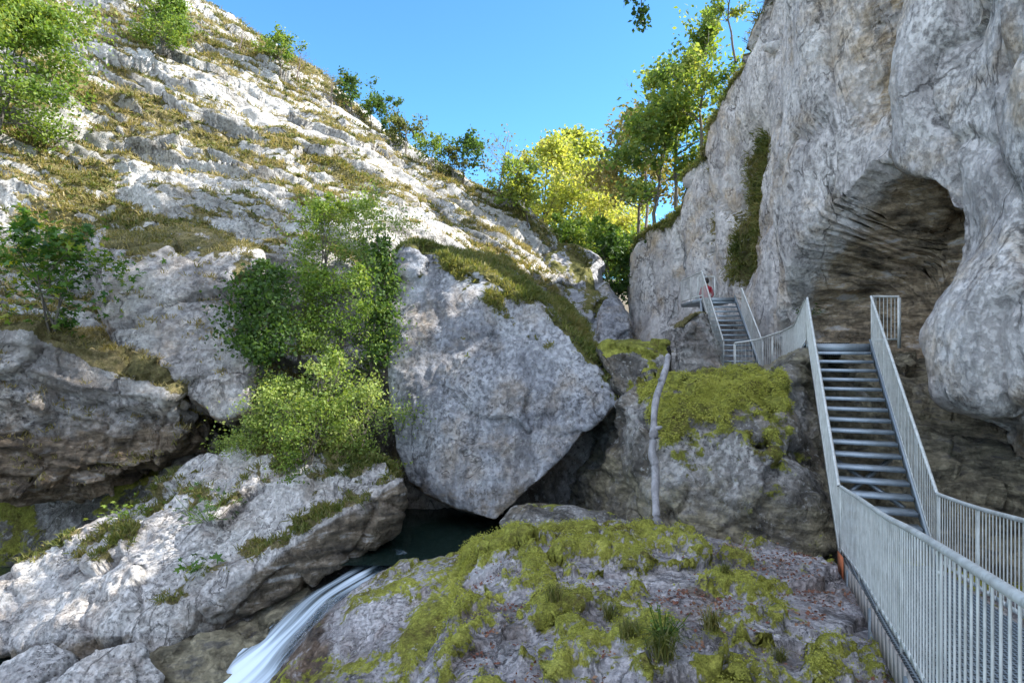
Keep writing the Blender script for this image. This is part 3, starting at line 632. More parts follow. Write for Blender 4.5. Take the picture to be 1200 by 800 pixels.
# ------------------------------------------------------------------ metalwork
class MB:
    def __init__(s): s.v, s.q, s.n = [], [], 0
    def box(s, c, ax, ay, az):
        """centre and three half-axis vectors"""
        c, ax, ay, az = (np.asarray(t, float) for t in (c, ax, ay, az))
        pts = [c + i * ax + j * ay + k * az for i, j, k in ((-1, -1, -1), (1, -1, -1), (1, 1, -1), (-1, 1, -1), (-1, -1, 1), (1, -1, 1), (1, 1, 1), (-1, 1, 1))]
        f = np.array([(0, 3, 2, 1), (4, 5, 6, 7), (0, 1, 5, 4), (1, 2, 6, 5), (2, 3, 7, 6), (3, 0, 4, 7)]) + s.n
        s.v.append(np.array(pts)); s.q.append(f); s.n += 8
    def bar(s, a, b, w, h, upv=(0, 0, 1)):
        a, b = np.asarray(a, float), np.asarray(b, float); d = b - a; L = np.linalg.norm(d); d = d / L
        sd_ = np.cross(d, upv); sd_ /= np.linalg.norm(sd_) + 1e-9; u = np.cross(sd_, d)
        s.box((a + b) / 2, d * L / 2, sd_ * w / 2, u * h / 2)
    def tube(s, pts, rad, k=8):
        pts = np.asarray(pts, float); n = len(pts); rad = np.broadcast_to(np.asarray(rad, float), (n,))
        t = np.gradient(pts, axis=0); t /= np.linalg.norm(t, axis=1)[:, None] + 1e-9
        ref = np.where(np.abs(t[:, 2:3]) > .9, np.array([[1., 0, 0]]), np.array([[0, 0, 1.]]))
        a = np.cross(t, ref); a /= np.linalg.norm(a, axis=1)[:, None] + 1e-9; b = np.cross(t, a)
        th = np.arange(k) / k * 2 * math.pi
        V = pts[:, None] + rad[:, None, None] * (np.cos(th)[None, :, None] * a[:, None] + np.sin(th)[None, :, None] * b[:, None])
        i = np.arange(n * k).reshape(n, k) + s.n; j = np.roll(i, -1, 1)
        f = np.stack([i[:-1], j[:-1], j[1:], i[1:]], -1).reshape(-1, 4)
        s.v.append(V.reshape(-1, 3)); s.q.append(f); s.n += n * k
    def mesh(s, name, smooth=False):
        me = mesh_from(name, np.concatenate(s.v), [np.concatenate(s.q)])
        if smooth: smooth_shade(me)
        return me
    def build(s, name, mat, parent=None, smooth=False, loc=None):
        return link(name, s.mesh(name, smooth), mat, parent=parent, loc=loc)
M['steel'] = metal_mat('galvanised_steel', (.6, .61, .58), .52, .25, .55)
M['steel_dark'] = metal_mat('weathered_steel', (.3, .34, .37), .5, .6, .35)
M['tread'] = metal_mat('grating_steel', (.36, .42, .47), .5, .5, .3)
M['concrete'] = plain_mat('stained_fascia', (.3, .27, .24), .9, .35, 6)
M['rust'] = plain_mat('rusty_plate', (.42, .13, .05), .8, .3, 20)
# open grating for the decks: fine dark and light lines
s = NT('deck_grating'); pos = s.pos()
w1 = s.n('ShaderNodeTexWave', {'Vector': s.mapping(pos, (1, 1, 1), rot=(0, 0, .43)), 'Scale': 7.0, 'Distortion': 0.0}, bands_direction='X').outputs[1]
w2 = s.n('ShaderNodeTexWave', {'Vector': s.mapping(pos, (1, 1, 1), rot=(0, 0, .43)), 'Scale': 4.0, 'Distortion': 0.0}, bands_direction='Y').outputs[1]
gl = s.math('MAXIMUM', s.rng(w1, .72, .85), s.rng(w2, .8, .9))
c = s.mix(gl, (.035, .04, .045), (.33, .37, .4))
M['grating'] = s.done(s.n('ShaderNodeBsdfPrincipled', {'Base Color': c, 'Metallic': .4, 'Roughness': .5}).outputs[0])

def resample(pts, step):
    pts = np.asarray(pts, float); L = np.concatenate([[0], np.cumsum(np.linalg.norm(np.diff(pts, axis=0), axis=1))])
    n = max(1, int(round(L[-1] / step))); t = np.linspace(0, L[-1], n + 1)
    return np.stack([np.interp(t, L, pts[:, k]) for k in range(3)], 1)
def railing(root, pts, h=1.05, low=.1, bar=.115, post=1.45, drop=.28, out=None, post_pts=None, bolt=True):
    pts = np.asarray(pts, float); Z3 = np.array([0, 0, 1.])
    mb = MB(); mb.tube(resample(pts, .25) + Z3 * h, .026, 10)
    r = mb.build('railing', M['steel'], root, True)
    mb = MB()
    for a, b in zip(pts[:-1], pts[1:]): mb.bar(a + Z3 * low, b + Z3 * low, .012, .045)
    sub(mb, 'bottom_rail', r)
    q = resample(pts, bar); mb = MB()
    for p in q:
        mb.tube([p + Z3 * low, p + Z3 * (h - .01)], .0068, 6)
    sub(mb, 'bar_panel', r, True)
    pp = resample(pts, post) if post_pts is None else post_pts
    for k, p in enumerate(pp):
        i = int(np.argmin(((pts[:-1] + pts[1:]) / 2 - p) @ np.eye(3) @ np.ones(3) * 0 + np.linalg.norm(np.cross(pts[1:] - pts[:-1], p - pts[:-1]), axis=1) / (np.linalg.norm(pts[1:] - pts[:-1], axis=1) + 1e-9) + 10 * (np.maximum(0, ((pts[:-1] - p) * (pts[1:] - pts[:-1])).sum(1)) > 1e-6) + 10 * (np.maximum(0, ((p - pts[1:]) * (pts[1:] - pts[:-1])).sum(1)) > 1e-6)))
        d = pts[i + 1] - pts[i]; d[2] = 0; d /= np.linalg.norm(d); nn = np.cross(d, Z3)
        mb = MB(); p = p + nn * .016
        mb = MB(); mb.box(p + Z3 * ((h - .02 - drop) / 2), d * .04, nn * .006, Z3 * ((h - .02 + drop) / 2))
        if bolt and p[1] < 9:
            for zz in (h - .16, low + .08): 
                for sgn in (-1, 1): mb.tube([p + Z3 * zz + nn * .006 * sgn, p + Z3 * zz + nn * .016 * sgn, p + Z3 * zz + nn * .0165 * sgn], [.014, .013, .001], 8)
        sub(mb, 'post', r)
    return r
def sub(mb, name, parent, smooth=False, mat=None):
    o = bpy.data.objects.new(name, mb.mesh(name, smooth)); COL.objects.link(o)
    o.data.materials.append(mat or M['steel']); o.parent = parent
    return o

# main stair geometry
FL, TL = W(5.07, 9.4, -3.28), W(6.81, 14.0, -.05)
hd = (TL - FL) * [1, 1, 0]; hd /= np.linalg.norm(hd); rt = np.array([hd[1], -hd[0], 0]); SWD = 1.22
# ramp
ramp_l = [W(-.1, -2.0, -1.25), W(.98, .2, -1.66), W(2.1, 2.7, -2.09), W(2.9, 4.4, -2.42), W(3.57, 5.85, -2.72), W(4.35, 7.6, -3.02), FL + [-.02, -.04, 0]]
ramp_r = [W(1.25, -2.6, -1.3), W(2.25, -.4, -1.7), W(3.3, 1.9, -2.05), W(4.15, 3.9, -2.42), W(5.3, 6.55, -2.92), W(5.78, 7.75, -3.12), FL + rt * SWD + [.02, -.04, 0]]
walk = empty('walkway', ramp_l[3] + [.5, 0, -.3]); tag(walk, 'sloping steel walkway with grating deck and handrails in the lower right corner', 'walkway')
la, ra = cr(ramp_l, 40), cr(ramp_r, 40)
dv_ = np.stack([la - [0, 0, .02], ra - [0, 0, .02]], 1); dl = np.stack([la - [0, 0, .07], ra - [0, 0, .07]], 1)
V = np.concatenate([dv_.reshape(-1, 3), dl.reshape(-1, 3)]); gf = grid_faces(40, 2)
side = [np.stack([np.arange(39) * 2 + o_, np.arange(1, 40) * 2 + o_, np.arange(1, 40) * 2 + o_ + 80, np.arange(39) * 2 + o_ + 80], 1) for o_ in (0, 1)]
link('deck', mesh_from('deck', V, [np.concatenate([gf[:, ::-1], gf + 80] + side)]), M['grating'], walk)
for line in (la, ra):
    off = (line[1:] - line[:-1]); mb = MB()
    nrm_ = np.cross(off / np.linalg.norm(off, axis=1)[:, None], [0, 0, 1.])
    sgn = -1 if line is la else 1
    for a_, b_, n_ in zip(line[:-1], line[1:], nrm_): mb.bar(a_ + [0, 0, -.14] + n_ * .02 * sgn, b_ + [0, 0, -.14] + n_ * .02 * sgn, .012, .26)
    mb.build('fascia', M['concrete'], walk)
mb = MB(); e0, e1 = la[-3], la[-1]; mb.bar(e0 + [-.045, .01, -.08], e1 + [-.045, .01, -.08], .01, .3); mb.build('rusty_plate', M['rust'], walk)['label'] = 'orange rusty plate'
for k in (20, 29, 36):
    for line in (la, ra):
        mb = MB(); mb.bar(line[k] + [0, 0, -.05], line[k] + [0, 0, -.75], .07, .07, (0, 1, 0)); mb.build('support_leg', M['steel_dark'], walk)
railing(walk, la[::1], post=1.6, drop=.42)
railing(walk, ra[::1], post=1.6, drop=.3)

# main staircase
def staircase(root, fl, tl, rtv, w, n, h=1.05, landing=None, rail_l=True, rail_r=True, depth=.3):
    fl, tl = np.asarray(fl), np.asarray(tl); st_ = (tl - fl) / n
    hdir = st_ * [1, 1, 0]; run = np.linalg.norm(hdir); hdir = hdir / run
    for k in range(1, n):
        c_ = fl + st_ * k + rtv * w / 2 + hdir * (depth / 2)
        mb = MB(); mb.box(c_ - [0, 0, .018], rtv * (w / 2 - .012), hdir * depth / 2, np.array([0, 0, .014]))
        mb.box(c_ - hdir * (depth / 2 - .006) - [0, 0, .03], rtv * (w / 2 - .012), hdir * .008, np.array([0, 0, .032]))
        mb.build('tread', M['tread'], root)
    for e in (0, 1):
        o_ = rtv * (w * e + (.012 if e else -.012)); mb = MB()
        mb.bar(fl + o_ - [0, 0, .02], tl + o_ - [0, 0, .02], .012, .22); mb.bar(fl + o_ + [0, 0, .095], tl + o_ + [0, 0, .095], .05, .012)
        mb.build('stringer', M['steel_dark'] if e else M['steel'], root)
main = empty('staircase', FL); tag(main, 'long steel staircase climbing from the walkway to the hollow in the cliff', 'staircase')
staircase(main, FL, TL, rt, SWD, 18)
railing(main, [FL + rt * -.03, TL + rt * -.03], post=1.35, drop=.1)
TR = TL + rt * SWD
railing(main, [FL + rt * (SWD + .03), TR + rt * .03], post=1.35, drop=.1)
mb = MB(); mb.bar(FL + (TL - FL) * .25 + rt * .1 - [0, 0, .3], FL + (TL - FL) * .45 + rt * 1.1 - [0, 0, .3], .06, .06); mb.build('brace', M['steel_dark'], main)
mb = MB(); mb.bar(FL + (TL - FL) * .45 + rt * .1 - [0, 0, .3], FL + (TL - FL) * .25 + rt * 1.1 - [0, 0, .3], .06, .06); mb.build('brace', M['steel_dark'], main)
# landing in the hollow, and the walkway that turns left from it down to the far stairs
land = empty('landing', TL); tag(land, 'steel landing at the top of the long stairs with a bent railing dipping left', 'landing')
mb = MB(); lc = TL + rt * SWD / 2 + hd * .75; mb.box(lc - [0, 0, .05], rt * (SWD / 2 + .03), hd * .75, np.array([0, 0, .045])); mb.build('deck', M['tread'], land)
mb = MB(); mb.box(TL + rt * SWD / 2 - [0, 0, .09] - hd * .01, rt * (SWD / 2), hd * .012, np.array([0, 0, .09])); mb.build('edge_beam', M['steel_dark'], land)
WL = [TL + hd * .12 + rt * -.05, W(7.45, 16.1, -.62), W(8.02, 18.1, -.75), W(7.85, 19.6, -1.0), W(7.3, 20.0, -1.1), W(7.12, 20.45, -1.0)]
railing(land, WL[:5], post=1.5, drop=.12)
railing(land, [TR + rt * .05, TR + hd * .3 + rt * .62, ], post=.8, drop=.1, bar=.09)
mb = MB()
wl2 = [p + np.array([1.15, .25, 0]) for p in WL[:4]] 
dk = np.stack([np.array(WL[:4]), np.array(wl2)], 1); dk[:, :, 2] += .02
dk2 = dk - [0, 0, .06]; V = np.concatenate([dk.reshape(-1, 3), dk2.reshape(-1, 3)]); gf = grid_faces(4, 2)
link('lower_deck', mesh_from('lower_deck', V, [np.concatenate([gf, gf[:, ::-1] + 8])]), M['grating'], land)
# far stairs
FFL, FTL = W(7.13, 20.5, -1.02), W(7.5, 24.0, 1.72)
fh = (FTL - FFL) * [1, 1, 0]; fh /= np.linalg.norm(fh); fr = np.array([fh[1], -fh[0], 0])
far = empty('staircase', FFL); tag(far, 'short steel staircase further back, rising from the dipping railing to the platform', 'staircase')
staircase(far, FFL, FTL, fr, 1.2, 15, depth=.22)
railing(far, [FFL - fr * .03, FTL - fr * .03], post=1.4, drop=.1, bar=.13)
railing(far, [FFL + fr * 1.23, FFL + (FTL - FFL) * .72 + fr * 1.23], post=1.4, drop=.1, bar=.13)
# viewing platform
plat = empty('viewing_platform', FTL); tag(plat, 'small railed viewing platform at the top of the far stairs against the cliff', 'platform')
pl = [FTL, FTL + fr * 1.25, FTL + fr * 1.35 + fh * 3.6, W(7.75, 27.9, 1.72)]
V = np.array(pl + [p - np.array([0, 0, .17]) for p in pl])
link('deck', mesh_from('deck', V, [np.array([(0, 1, 2, 3), (7, 6, 5, 4), (0, 4, 5, 1), (1, 5, 6, 2), (2, 6, 7, 3), (3, 7, 4, 0)])]), M['steel_dark'], plat)
railing(plat, [W(7.75, 27.9, 1.72), FTL], post=2.0, drop=.15, bar=.15)
railing(plat, [FTL + fr * .25 + fh * 2.2, FTL + fr * .95 + fh * 2.2], post=.7, drop=.05, bar=.12)
mb = MB(); mb.bar(FTL + [.05, .3, -.1], FTL + [.05, .3, -1.6], .1, .1, (0, 1, 0)); mb.build('support_leg', M['steel_dark'], plat)

# ------------------------------------------------------------------ log, plank
M['deadwood'] = bark_mat('weathered_wood', (.12, .115, .12), (.4, .39, .41))
M['plankwood'] = bark_mat('pale_plank_wood', (.4, .38, .36), (.6, .58, .55))
lp = [P(771, 626, 10.35), P(769, 600, 10.5), P(768, 578, 10.7), P(768, 548, 10.95), P(764, 530, 11.05), P(766, 510, 11.15), P(767, 480, 11.45), P(771, 460, 11.7), P(778, 440, 12.0), P(782, 424, 12.3), P(783, 414, 12.5)]
lp = cr(lp, 60); lr_ = np.interp(np.linspace(0, 1, 60), [0, .1, .45, .5, .55, .8, .97, 1], [.085, .066, .07, .082, .062, .064, .055, .01])
lr_ = lr_ * (1 + .1 * np.sin(np.linspace(0, 31, 60)) * np.sin(np.linspace(0, 12, 60)))
mb = MB(); mb.tube(lp, lr_, 18); mb.tube([lp[31], lp[31] + [.1, -.1, .05], lp[31] + [.13, -.12, .06]], [.045, .03, .004], 8); mb.tube([lp[45], lp[45] + [-.08, -.08, .05], lp[45] + [-.1, -.1, .06]], [.035, .025, .003], 8)
lme = mb.mesh('log', True); c0, n0 = get_vn(lme); set_v(lme, c0 + n0 * (.012 * fbm(c0 * np.array([1, 1, .35]), 9, 3) + .006 * fbm(c0, 24, 2))[:, None])
tag(link('log', lme, M['deadwood'], loc=lp[0]), 'bare grey tree trunk standing upright against the mossy outcrop', 'log')
mb = MB(); mb.tube([P(700, 403, 21), P(716, 401, 21.3), P(734, 401, 21.6)], [.07, .085, .07], 8)
tag(mb.build('plank', M['plankwood'], smooth=True, loc=P(717, 401, 21.3)), 'pale bleached beam lying across the gap between rocks', 'plank')

# ------------------------------------------------------------------ plants
def rot_frames(n, up_bias, rng):
    """leaf normal and in-plane axis"""
    nrm = rng.normal(size=(n, 3)) + np.array([0, 0, up_bias]); nrm /= np.linalg.norm(nrm, axis=1)[:, None]
    a = np.cross(nrm, rng.normal(size=(n, 3))); a /= np.linalg.norm(a, axis=1)[:, None] + 1e-9
    return nrm, a, np.cross(nrm, a)
def leaves_mesh(name, c, size, rng, up=.7, aspect=.62):
    n = len(c); nrm, a, b = rot_frames(n, up, rng); sz = (size * rng.uniform(.6, 1.25, n))[:, None]
    v = np.stack([c - a * sz, c + b * sz * aspect + nrm * sz * .18, c + a * sz, c - b * sz * aspect + nrm * sz * .18], 1).reshape(-1, 3)
    i = np.arange(n)[:, None] * 4
    f = np.concatenate([i + [0, 1, 2], i + [0, 2, 3]])
    return mesh_from(name, v, [f.astype(np.int32)])
def lobed_mesh(name, c, size, rng, up=1.6, lobes=5):
    """broad lobed leaves: a fan of pointed lobes round a centre"""
    n = len(c); nrm, a, b = rot_frames(n, up, rng); sz = (size * rng.uniform(.6, 1.25, n))[:, None]
    vs = [c]; k = lobes * 2
    for j in range(k):
        th = -2.4 + 4.8 * j / (k - 1); r = (1.0 if j % 2 == 0 else .5) * (1 - .15 * abs(th) / 2.4)
        vs.append(c + (a * math.cos(th) + b * math.sin(th)) * sz * r - nrm * sz * .12 * (j % 2 == 0))
    v = np.stack(vs, 1).reshape(-1, 3); i = np.arange(n)[:, None] * (k + 1)
    f = np.concatenate([i + [0, j, j + 1] for j in range(1, k)])
    return mesh_from(name, v, [f.astype(np.int32)])
def tree_data(seed, H, R, cb=.3, nb=16, nl=4000, ls=.2, up=.6, stems=1, tilt=.0, tr=.16, spread=.42, twigs=6, lean=(0, 0), top=1.0, lobed=False, flat=.75, curve=.25):
    """trunk mesh with limbs, crown mesh of leaves in clumps at the twig ends (base at the origin)"""
    rng = np.random.default_rng(seed); mb = MB(); tips = []
    for s_ in range(stems):
        az = rng.uniform(0, 6.28); hh = H * rng.uniform(.8, 1.0) if stems > 1 else H
        dx = (tilt * math.cos(az) + lean[0]) * hh; dy = (tilt * math.sin(az) + lean[1]) * hh
        t = np.linspace(0, 1, 9); w = np.cumsum(rng.normal(0, .012 * hh, (9, 2)), 0)
        tp = np.stack([dx * t ** 1.3 + w[:, 0], dy * t ** 1.3 + w[:, 1], hh * .96 * t], 1); tp[0, :2] = rng.normal(0, .06 * (stems > 1), 2); tp[0, 2] = -.25
        rad = tr * (1 - t * .9) / (1 + .35 * (stems > 1)); mb.tube(tp, rad, 7)
        for k in range(max(3, nb // stems)):
            f = cb + (1 - cb) * rng.random() ** .85 * .97; p0 = np.array([np.interp(f, t, tp[:, j]) for j in range(3)])
            fr_ = (f - cb) / (1 - cb); L = R * (math.sin(math.pi * min(1, .18 + fr_ * .82)) * .75 + .3) * rng.uniform(.65, 1.1)
            th = rng.uniform(0, 6.28); el = rng.uniform(.0, .7) + fr_ * .5
            d = np.array([math.cos(th) * math.cos(el), math.sin(th) * math.cos(el), math.sin(el)])
            tt = np.linspace(0, 1, 5)[:, None]; bp = p0 + d * L * tt + np.array([0, 0, -curve * L]) * tt ** 2 * .5 + np.cumsum(rng.normal(0, .04 * L, (5, 3)), 0) * (tt > 0)
            r0 = max(.012, np.interp(f, t, rad) * .5); mb.tube(bp, r0 * (1 - tt[:, 0] * .8), 5)
            for q in range(twigs):
                ft = rng.uniform(.35, 1.0); q0 = np.array([np.interp(ft, tt[:, 0], bp[:, j]) for j in range(3)])
                td = d + rng.normal(0, .65, 3); td /= np.linalg.norm(td); tl = L * rng.uniform(.2, .45); q1 = q0 + td * tl
                mb.tube([q0, (q0 + q1) / 2 + rng.normal(0, .03 * L, 3), q1], [r0 * .35, r0 * .25, r0 * .1], 4); tips.append((q1, tl)); tips.append(((q0 + q1) / 2, tl))
    tips_ = np.array([p for p, _ in tips]); tls = np.array([l for _, l in tips])
    tm = mb.mesh('trunk', True)
    cm = None
    if nl:
        w = rng.random(len(tips_)) ** 1.5; w /= w.sum(); idx = rng.choice(len(tips_), nl, p=w)
        c = tips_[idx] + rng.normal(size=(nl, 3)) * (tls[idx] * spread)[:, None] * np.array([1, 1, flat])
        c[:, 2] = np.maximum(c[:, 2], .03)
        cm = (lobed_mesh if lobed else leaves_mesh)('crown', c, ls, rng, up)
    return tm, cm
def plant(name, data, loc, label, cat, leafm, barkm, scale=1.0, rz=0.0, group=None, parts=('trunk', 'crown'), sz=None):
    o = empty(name, loc); tag(o, label, cat, group); o.rotation_euler = (0, 0, rz); o.scale = sz or (scale,) * 3
    for nm, me, mt in ((parts[0], data[0], barkm), (parts[1], data[1], leafm)):
        if me is None: continue
        if me.users and mt and me.materials and me.materials[0] != mt: me = me.copy()
        if not me.materials: me.materials.append(mt)
        c = bpy.data.objects.new(nm, me); COL.objects.link(c); c.parent = o
    return o
# where a line of sight meets a rock
SURF = {}
def surf(name, co):
    SURF[name] = (600 + F * co[:, 0] / np.maximum(co[:, 1], .5), 400 - F * (co[:, 2] - EZ) / np.maximum(co[:, 1], .5), co)
for nm_, c_ in (('hill', hco), ('cliff', cco), ('boulder', bco), ('over', oco), ('ledge', lco), ('slab', sco), ('mossy', fco), ('wall', wco), ('lrock', lrco)): surf(nm_, c_)
def hit(name, px, py):
    a, b, c = SURF[name]; d2 = (a - px) ** 2 + (b - py) ** 2 + np.where(c[:, 1] > 1, 0, 1e9)
    r = max(36.0, d2.min() * 1.5); k = np.where(d2 <= r)[0]
    return c[k[np.argmin(c[k, 1])]].astype(float)

M['bark'] = bark_mat('grey_bark', (.07, .06, .05), (.2, .18, .15))
M['bare'] = bark_mat('twig_bark', (.13, .1, .1), (.26, .21, .2))
M['leaf_green'] = leaf_mat('fresh_leaves', [(0.043, 0.087, 0.017), (0.102, 0.181, 0.032), (0.174, 0.261, 0.051), (0.275, 0.319, 0.072)])
M['leaf_dark'] = leaf_mat('dark_leaves', [(.03, .065, .018), (.06, .12, .03), (.11, .18, .05)])
M['leaf_willow'] = leaf_mat('pale_leaves', [(.08, .14, .035), (.17, .26, .06), (.28, .36, .1), (.38, .43, .16)])
M['leaf_yellow'] = leaf_mat('yellow_green_leaves', [(.14, .18, .045), (.27, .32, .07), (.4, .42, .12), (.5, .45, .17)], .55, .25)
M['leaf_cliff'] = leaf_mat('cliff_tree_leaves', [(.05, .1, .03), (.12, .2, .05), (.22, .29, .07), (.33, .34, .1)], .5, .4)
M['leaf_dry'] = leaf_mat('dry_leaves', [(.12, .11, .045), (.2, .18, .07), (.29, .25, .11)], .4)
M['leaf_maple'] = leaf_mat('maple_leaves', [(0.026, 0.072, 0.016), (0.058, 0.143, 0.026), (0.117, 0.208, 0.033), (0.390, 0.364, 0.039)], .4, .7)
M['leaf_scrub'] = leaf_mat('scrub_leaves', [(0.058, 0.078, 0.026), (0.117, 0.143, 0.039), (0.195, 0.208, 0.065)], .35)

# trees in the gap beyond the gorge
T_gap = [tree_data(101 + i, 15, 4.4, .2, 30, 6800, .2, .5, tr=.2, twigs=7, spread=.42) for i in range(3)]
T_thin = tree_data(121, 14, 3.4, .3, 20, 2600, .22, .5, tr=.15, twigs=6)
gap = [(640, 55, 0, 'tall yellow-green tree, leftmost in the gap, beside the white ridge', 1.0, M['leaf_yellow']),
       (672, 60, 1, 'tallest yellow-green tree in the middle of the gap', 1.12, M['leaf_yellow']),
       (706, 52, 2, 'slim bright yellow-green tree in the gap beside the grey cliff', .82, M['leaf_yellow']),
       (728, 66, 0, 'bright tree glowing low against the cliff edge at the right of the gap', .85, M['leaf_yellow']),
       (690, 75, 1, 'hazy pale tree furthest back, between the taller trees of the gap', 1.05, M['leaf_yellow']),
       (655, 78, 2, 'yellow tree behind the leftmost tree of the gap', 1.15, M['leaf_yellow'])]
for px, d, k, lab, sc_, mt in gap:
    x = (px - 600) / F * d
    plant('tree', T_gap[k], (x, d, float(ground_z(x, d)) - .3), lab, 'tree', mt, M['bark'], sc_, px * .7, 'autumn trees in the gap')
T_bush = [tree_data(140 + i, 2.6, 1.5, .05, 22, 2600, .1, .5, stems=4, tilt=.3, tr=.05, twigs=5, spread=.55) for i in range(3)]
for px, py, d, k, sc_, lab in ((722, 352, 40, 0, 1.7, 'dark leafy bush at the bottom of the gap, right of the rock spur'), (700, 318, 42, 1, 1.6, 'round dark bush on top of the shaded rock spur'), (668, 300, 39, 2, 1.1, 'green bush where the white ridge meets the gap trees'), (736, 330, 46, 2, 1.7, 'green bush against the foot of the far cliff edge')):
    p = P(px, py + 12, d); plant('bush', T_bush[k], p, lab, 'bush', M['leaf_green'] if k else M['leaf_dark'], M['bark'], sc_, px, 'bushes in the gap', ('stem', 'foliage'))

# trees along the cliff top
T_cl = [tree_data(160 + i, 9, 3.2, .2, 22, 4200, .17, .5, tr=.13, twigs=6, spread=.5, lean=(-.12, 0)) for i in range(3)]
T_bare = tree_data(170, 8, 2.8, .15, 26, 0, tr=.09, twigs=9, curve=-.2)
T_bare2 = tree_data(171, 3.2, 1.5, .1, 22, 260, .07, tr=.04, stems=3, tilt=.2, twigs=8, curve=-.2)
for px, py, d, k, lab, sc_, mt, dat in (
        (768, 262, 36, 0, 'green tree leaning out from the far end of the cliff top', .92, M['leaf_cliff'], T_cl[0]),
        (792, 232, 36, 1, 'tall green tree on the first step of the cliff edge', .95, M['leaf_cliff'], T_cl[1]),
        (822, 178, 34, 2, 'leafy tree halfway up the stepped cliff edge', .8, M['leaf_cliff'], T_cl[2]),
        (748, 275, 42, 1, 'tan and fading tree behind the green cliff trees', 1.0, M['leaf_dry'], None),
        (862, 62, 29, 0, 'thin sparse tree at the top of the cliff edge', .78, M['leaf_cliff'], T_thin)):
    if dat is None:
        tm, cm = T_cl[1]; dat = (tm, cm.copy()); dat[1].materials.clear()
    plant('tree', dat, P(px, py + 8, d), lab, 'tree', mt, M['bark'], sc_ * (.5 if dat is T_thin else 1), px * .3, 'trees along the cliff top')
plant('bare_tree', T_bare, P(757, 262, 40), 'leafless tree with fine bare branches beside the cliff trees', 'tree', None, M['bare'], 1.15, 1.0)
# trees further along the cliff top, over the stairs
T_low = tree_data(181, 7.5, 2.8, .2, 24, 1100, .17, .5, tr=.14, twigs=6, spread=.45)
T_top = tree_data(180, 11.5, 3.4, .62, 22, 2000, .2, .5, tr=.16, twigs=6, spread=.5)
for y_, x_, z_, sc_, k_, lab in ((13.6, 13.4, 10.6, .78, 1, 'small low-crowned tree on the cliff top beside the notch over the landing'), (15.6, 11.6, 10.0, 1.0, 0, 'tall bare-trunked tree in the notch of the cliff top over the landing hollow'), (17.0, 13.0, 10.8, 1.0, 0, 'tall bare-trunked tree at the left side of the notch in the cliff top'),
        (18.6, 12.4, 15.6, .75, 0, 'tree on the high crest left of the hollow'), (21.4, 12.2, 16.6, .85, 0, 'tree on the highest crest over the far stairs'), (23.6, 12.6, 15.4, .9, 0, 'tree at the far end of the highest crest')):
    plant('tree', T_low if k_ else T_top, W(x_, y_, z_), lab, 'tree', M['leaf_cliff'], M['bark'], sc_, y_, 'trees along the cliff top')
# twig with leaves hanging into the sky from the cliff top
mb = MB(); b0 = W(10.2, 16.2, 17.6); b3 = W(3.15, 15, 7.85)
bp = cr([b0, W(8, 16, 17.2), W(5, 15.4, 14.5), W(3.4, 15.05, 10.2), b3], 30); mb.tube(bp, np.linspace(.09, .008, 30), 6)
rng = np.random.default_rng(5); cc = []
for k in range(9):
    p0 = bp[rng.integers(22, 30)]; p1 = p0 + rng.normal(0, .22, 3) + [0, 0, -.08]; mb.tube([p0, (p0 + p1) / 2 + rng.normal(0, .03, 3), p1], [.008, .006, .003], 4); cc.append(p1 + rng.normal(0, .1, (75, 3)))
ob = empty('hanging_branch', b0); tag(ob, 'dark leafy branch tip hanging into the blue sky at the top edge', 'branch')
mb.build('stem', M['bark'], ob, True); link('foliage', leaves_mesh('foliage', np.concatenate(cc), .062, rng, .4), M['leaf_dark'], ob)

# shrubs along the hill's skyline and on its slope
T_sh = [tree_data(200 + i, 2.4, 1.1, .12, 18, 1300, .085, .4, stems=2, tilt=.15, tr=.04, twigs=6, spread=.45) for i in range(3)]
sky_shrubs = [(283, 52, 0, .55, 'tiny twiggy shrub highest on the left skyline', 'bare'), (334, 78, 1, .95, 'lone airy green shrub standing out on the white skyline', 'leaf_green'), (352, 86, 2, .6, 'small twiggy shrub just right of the lone airy shrub', 'bare'),
              (388, 112, 0, .55, 'small leafless shrub alone on the bare skyline', 'bare'), (415, 124, 1, .95, 'dark upright shrub on the skyline with a lighter bush below', 'leaf_dark'), (436, 138, 2, .7, 'light bush just below the dark upright shrub', 'leaf_green'),
              (458, 148, 0, .9, 'dark bush beside a wide olive bush on the skyline', 'leaf_dark'), (476, 168, 1, 1.05, 'wide olive bush in the middle of the skyline', 'leaf_scrub'), (510, 190, 2, .8, 'round green bush low on the skyline', 'leaf_green'),
              (532, 200, 0, .8, 'olive bush left of the brownish bare tree', 'leaf_scrub'), (548, 204, 1, 1.15, 'dark green bush left of the brownish bare tree', 'leaf_dark'), (584, 228, 2, 1.2, 'brownish half-bare tree on the lower skyline', 'bare'),
              (604, 238, 0, 1.2, 'yellowish bush at the low end of the skyline', 'leaf_willow'), (622, 250, 1, 1.3, 'leafy bush joining the skyline to the gap trees', 'leaf_yellow')]
for px, py, k, sc_, lab, mt in sky_shrubs:
    p = hit('hill', px, py + 6); data = T_bare2 if mt == 'bare' else T_sh[k]
    if mt != 'bare': data = (data[0], data[1].copy()); data[1].materials.clear()
    plant('shrub', data, p, lab, 'shrub', M['leaf_dry'] if mt == 'bare' else M[mt], M['bare'] if mt == 'bare' else M['bark'], sc_ * p[1] / 33, px, 'shrubs along the skyline', ('stem', 'foliage'))
T_round = tree_data(220, 2.3, 1.4, .02, 26, 7000, .065, .6, stems=4, tilt=.28, tr=.05, twigs=6, spread=.6)
plant('bush', T_round, hit('hill', 197, 56) - [0, .4, .3], 'round bright green bush on the grass near the top of the white hill', 'bush', M['leaf_green'], M['bark'], 1.0, 0, None, ('stem', 'foliage'))
T_left = tree_data(221, 6.2, 3.3, .08, 40, 24000, .085, .6, stems=3, tilt=.16, tr=.12, twigs=7, spread=.5)
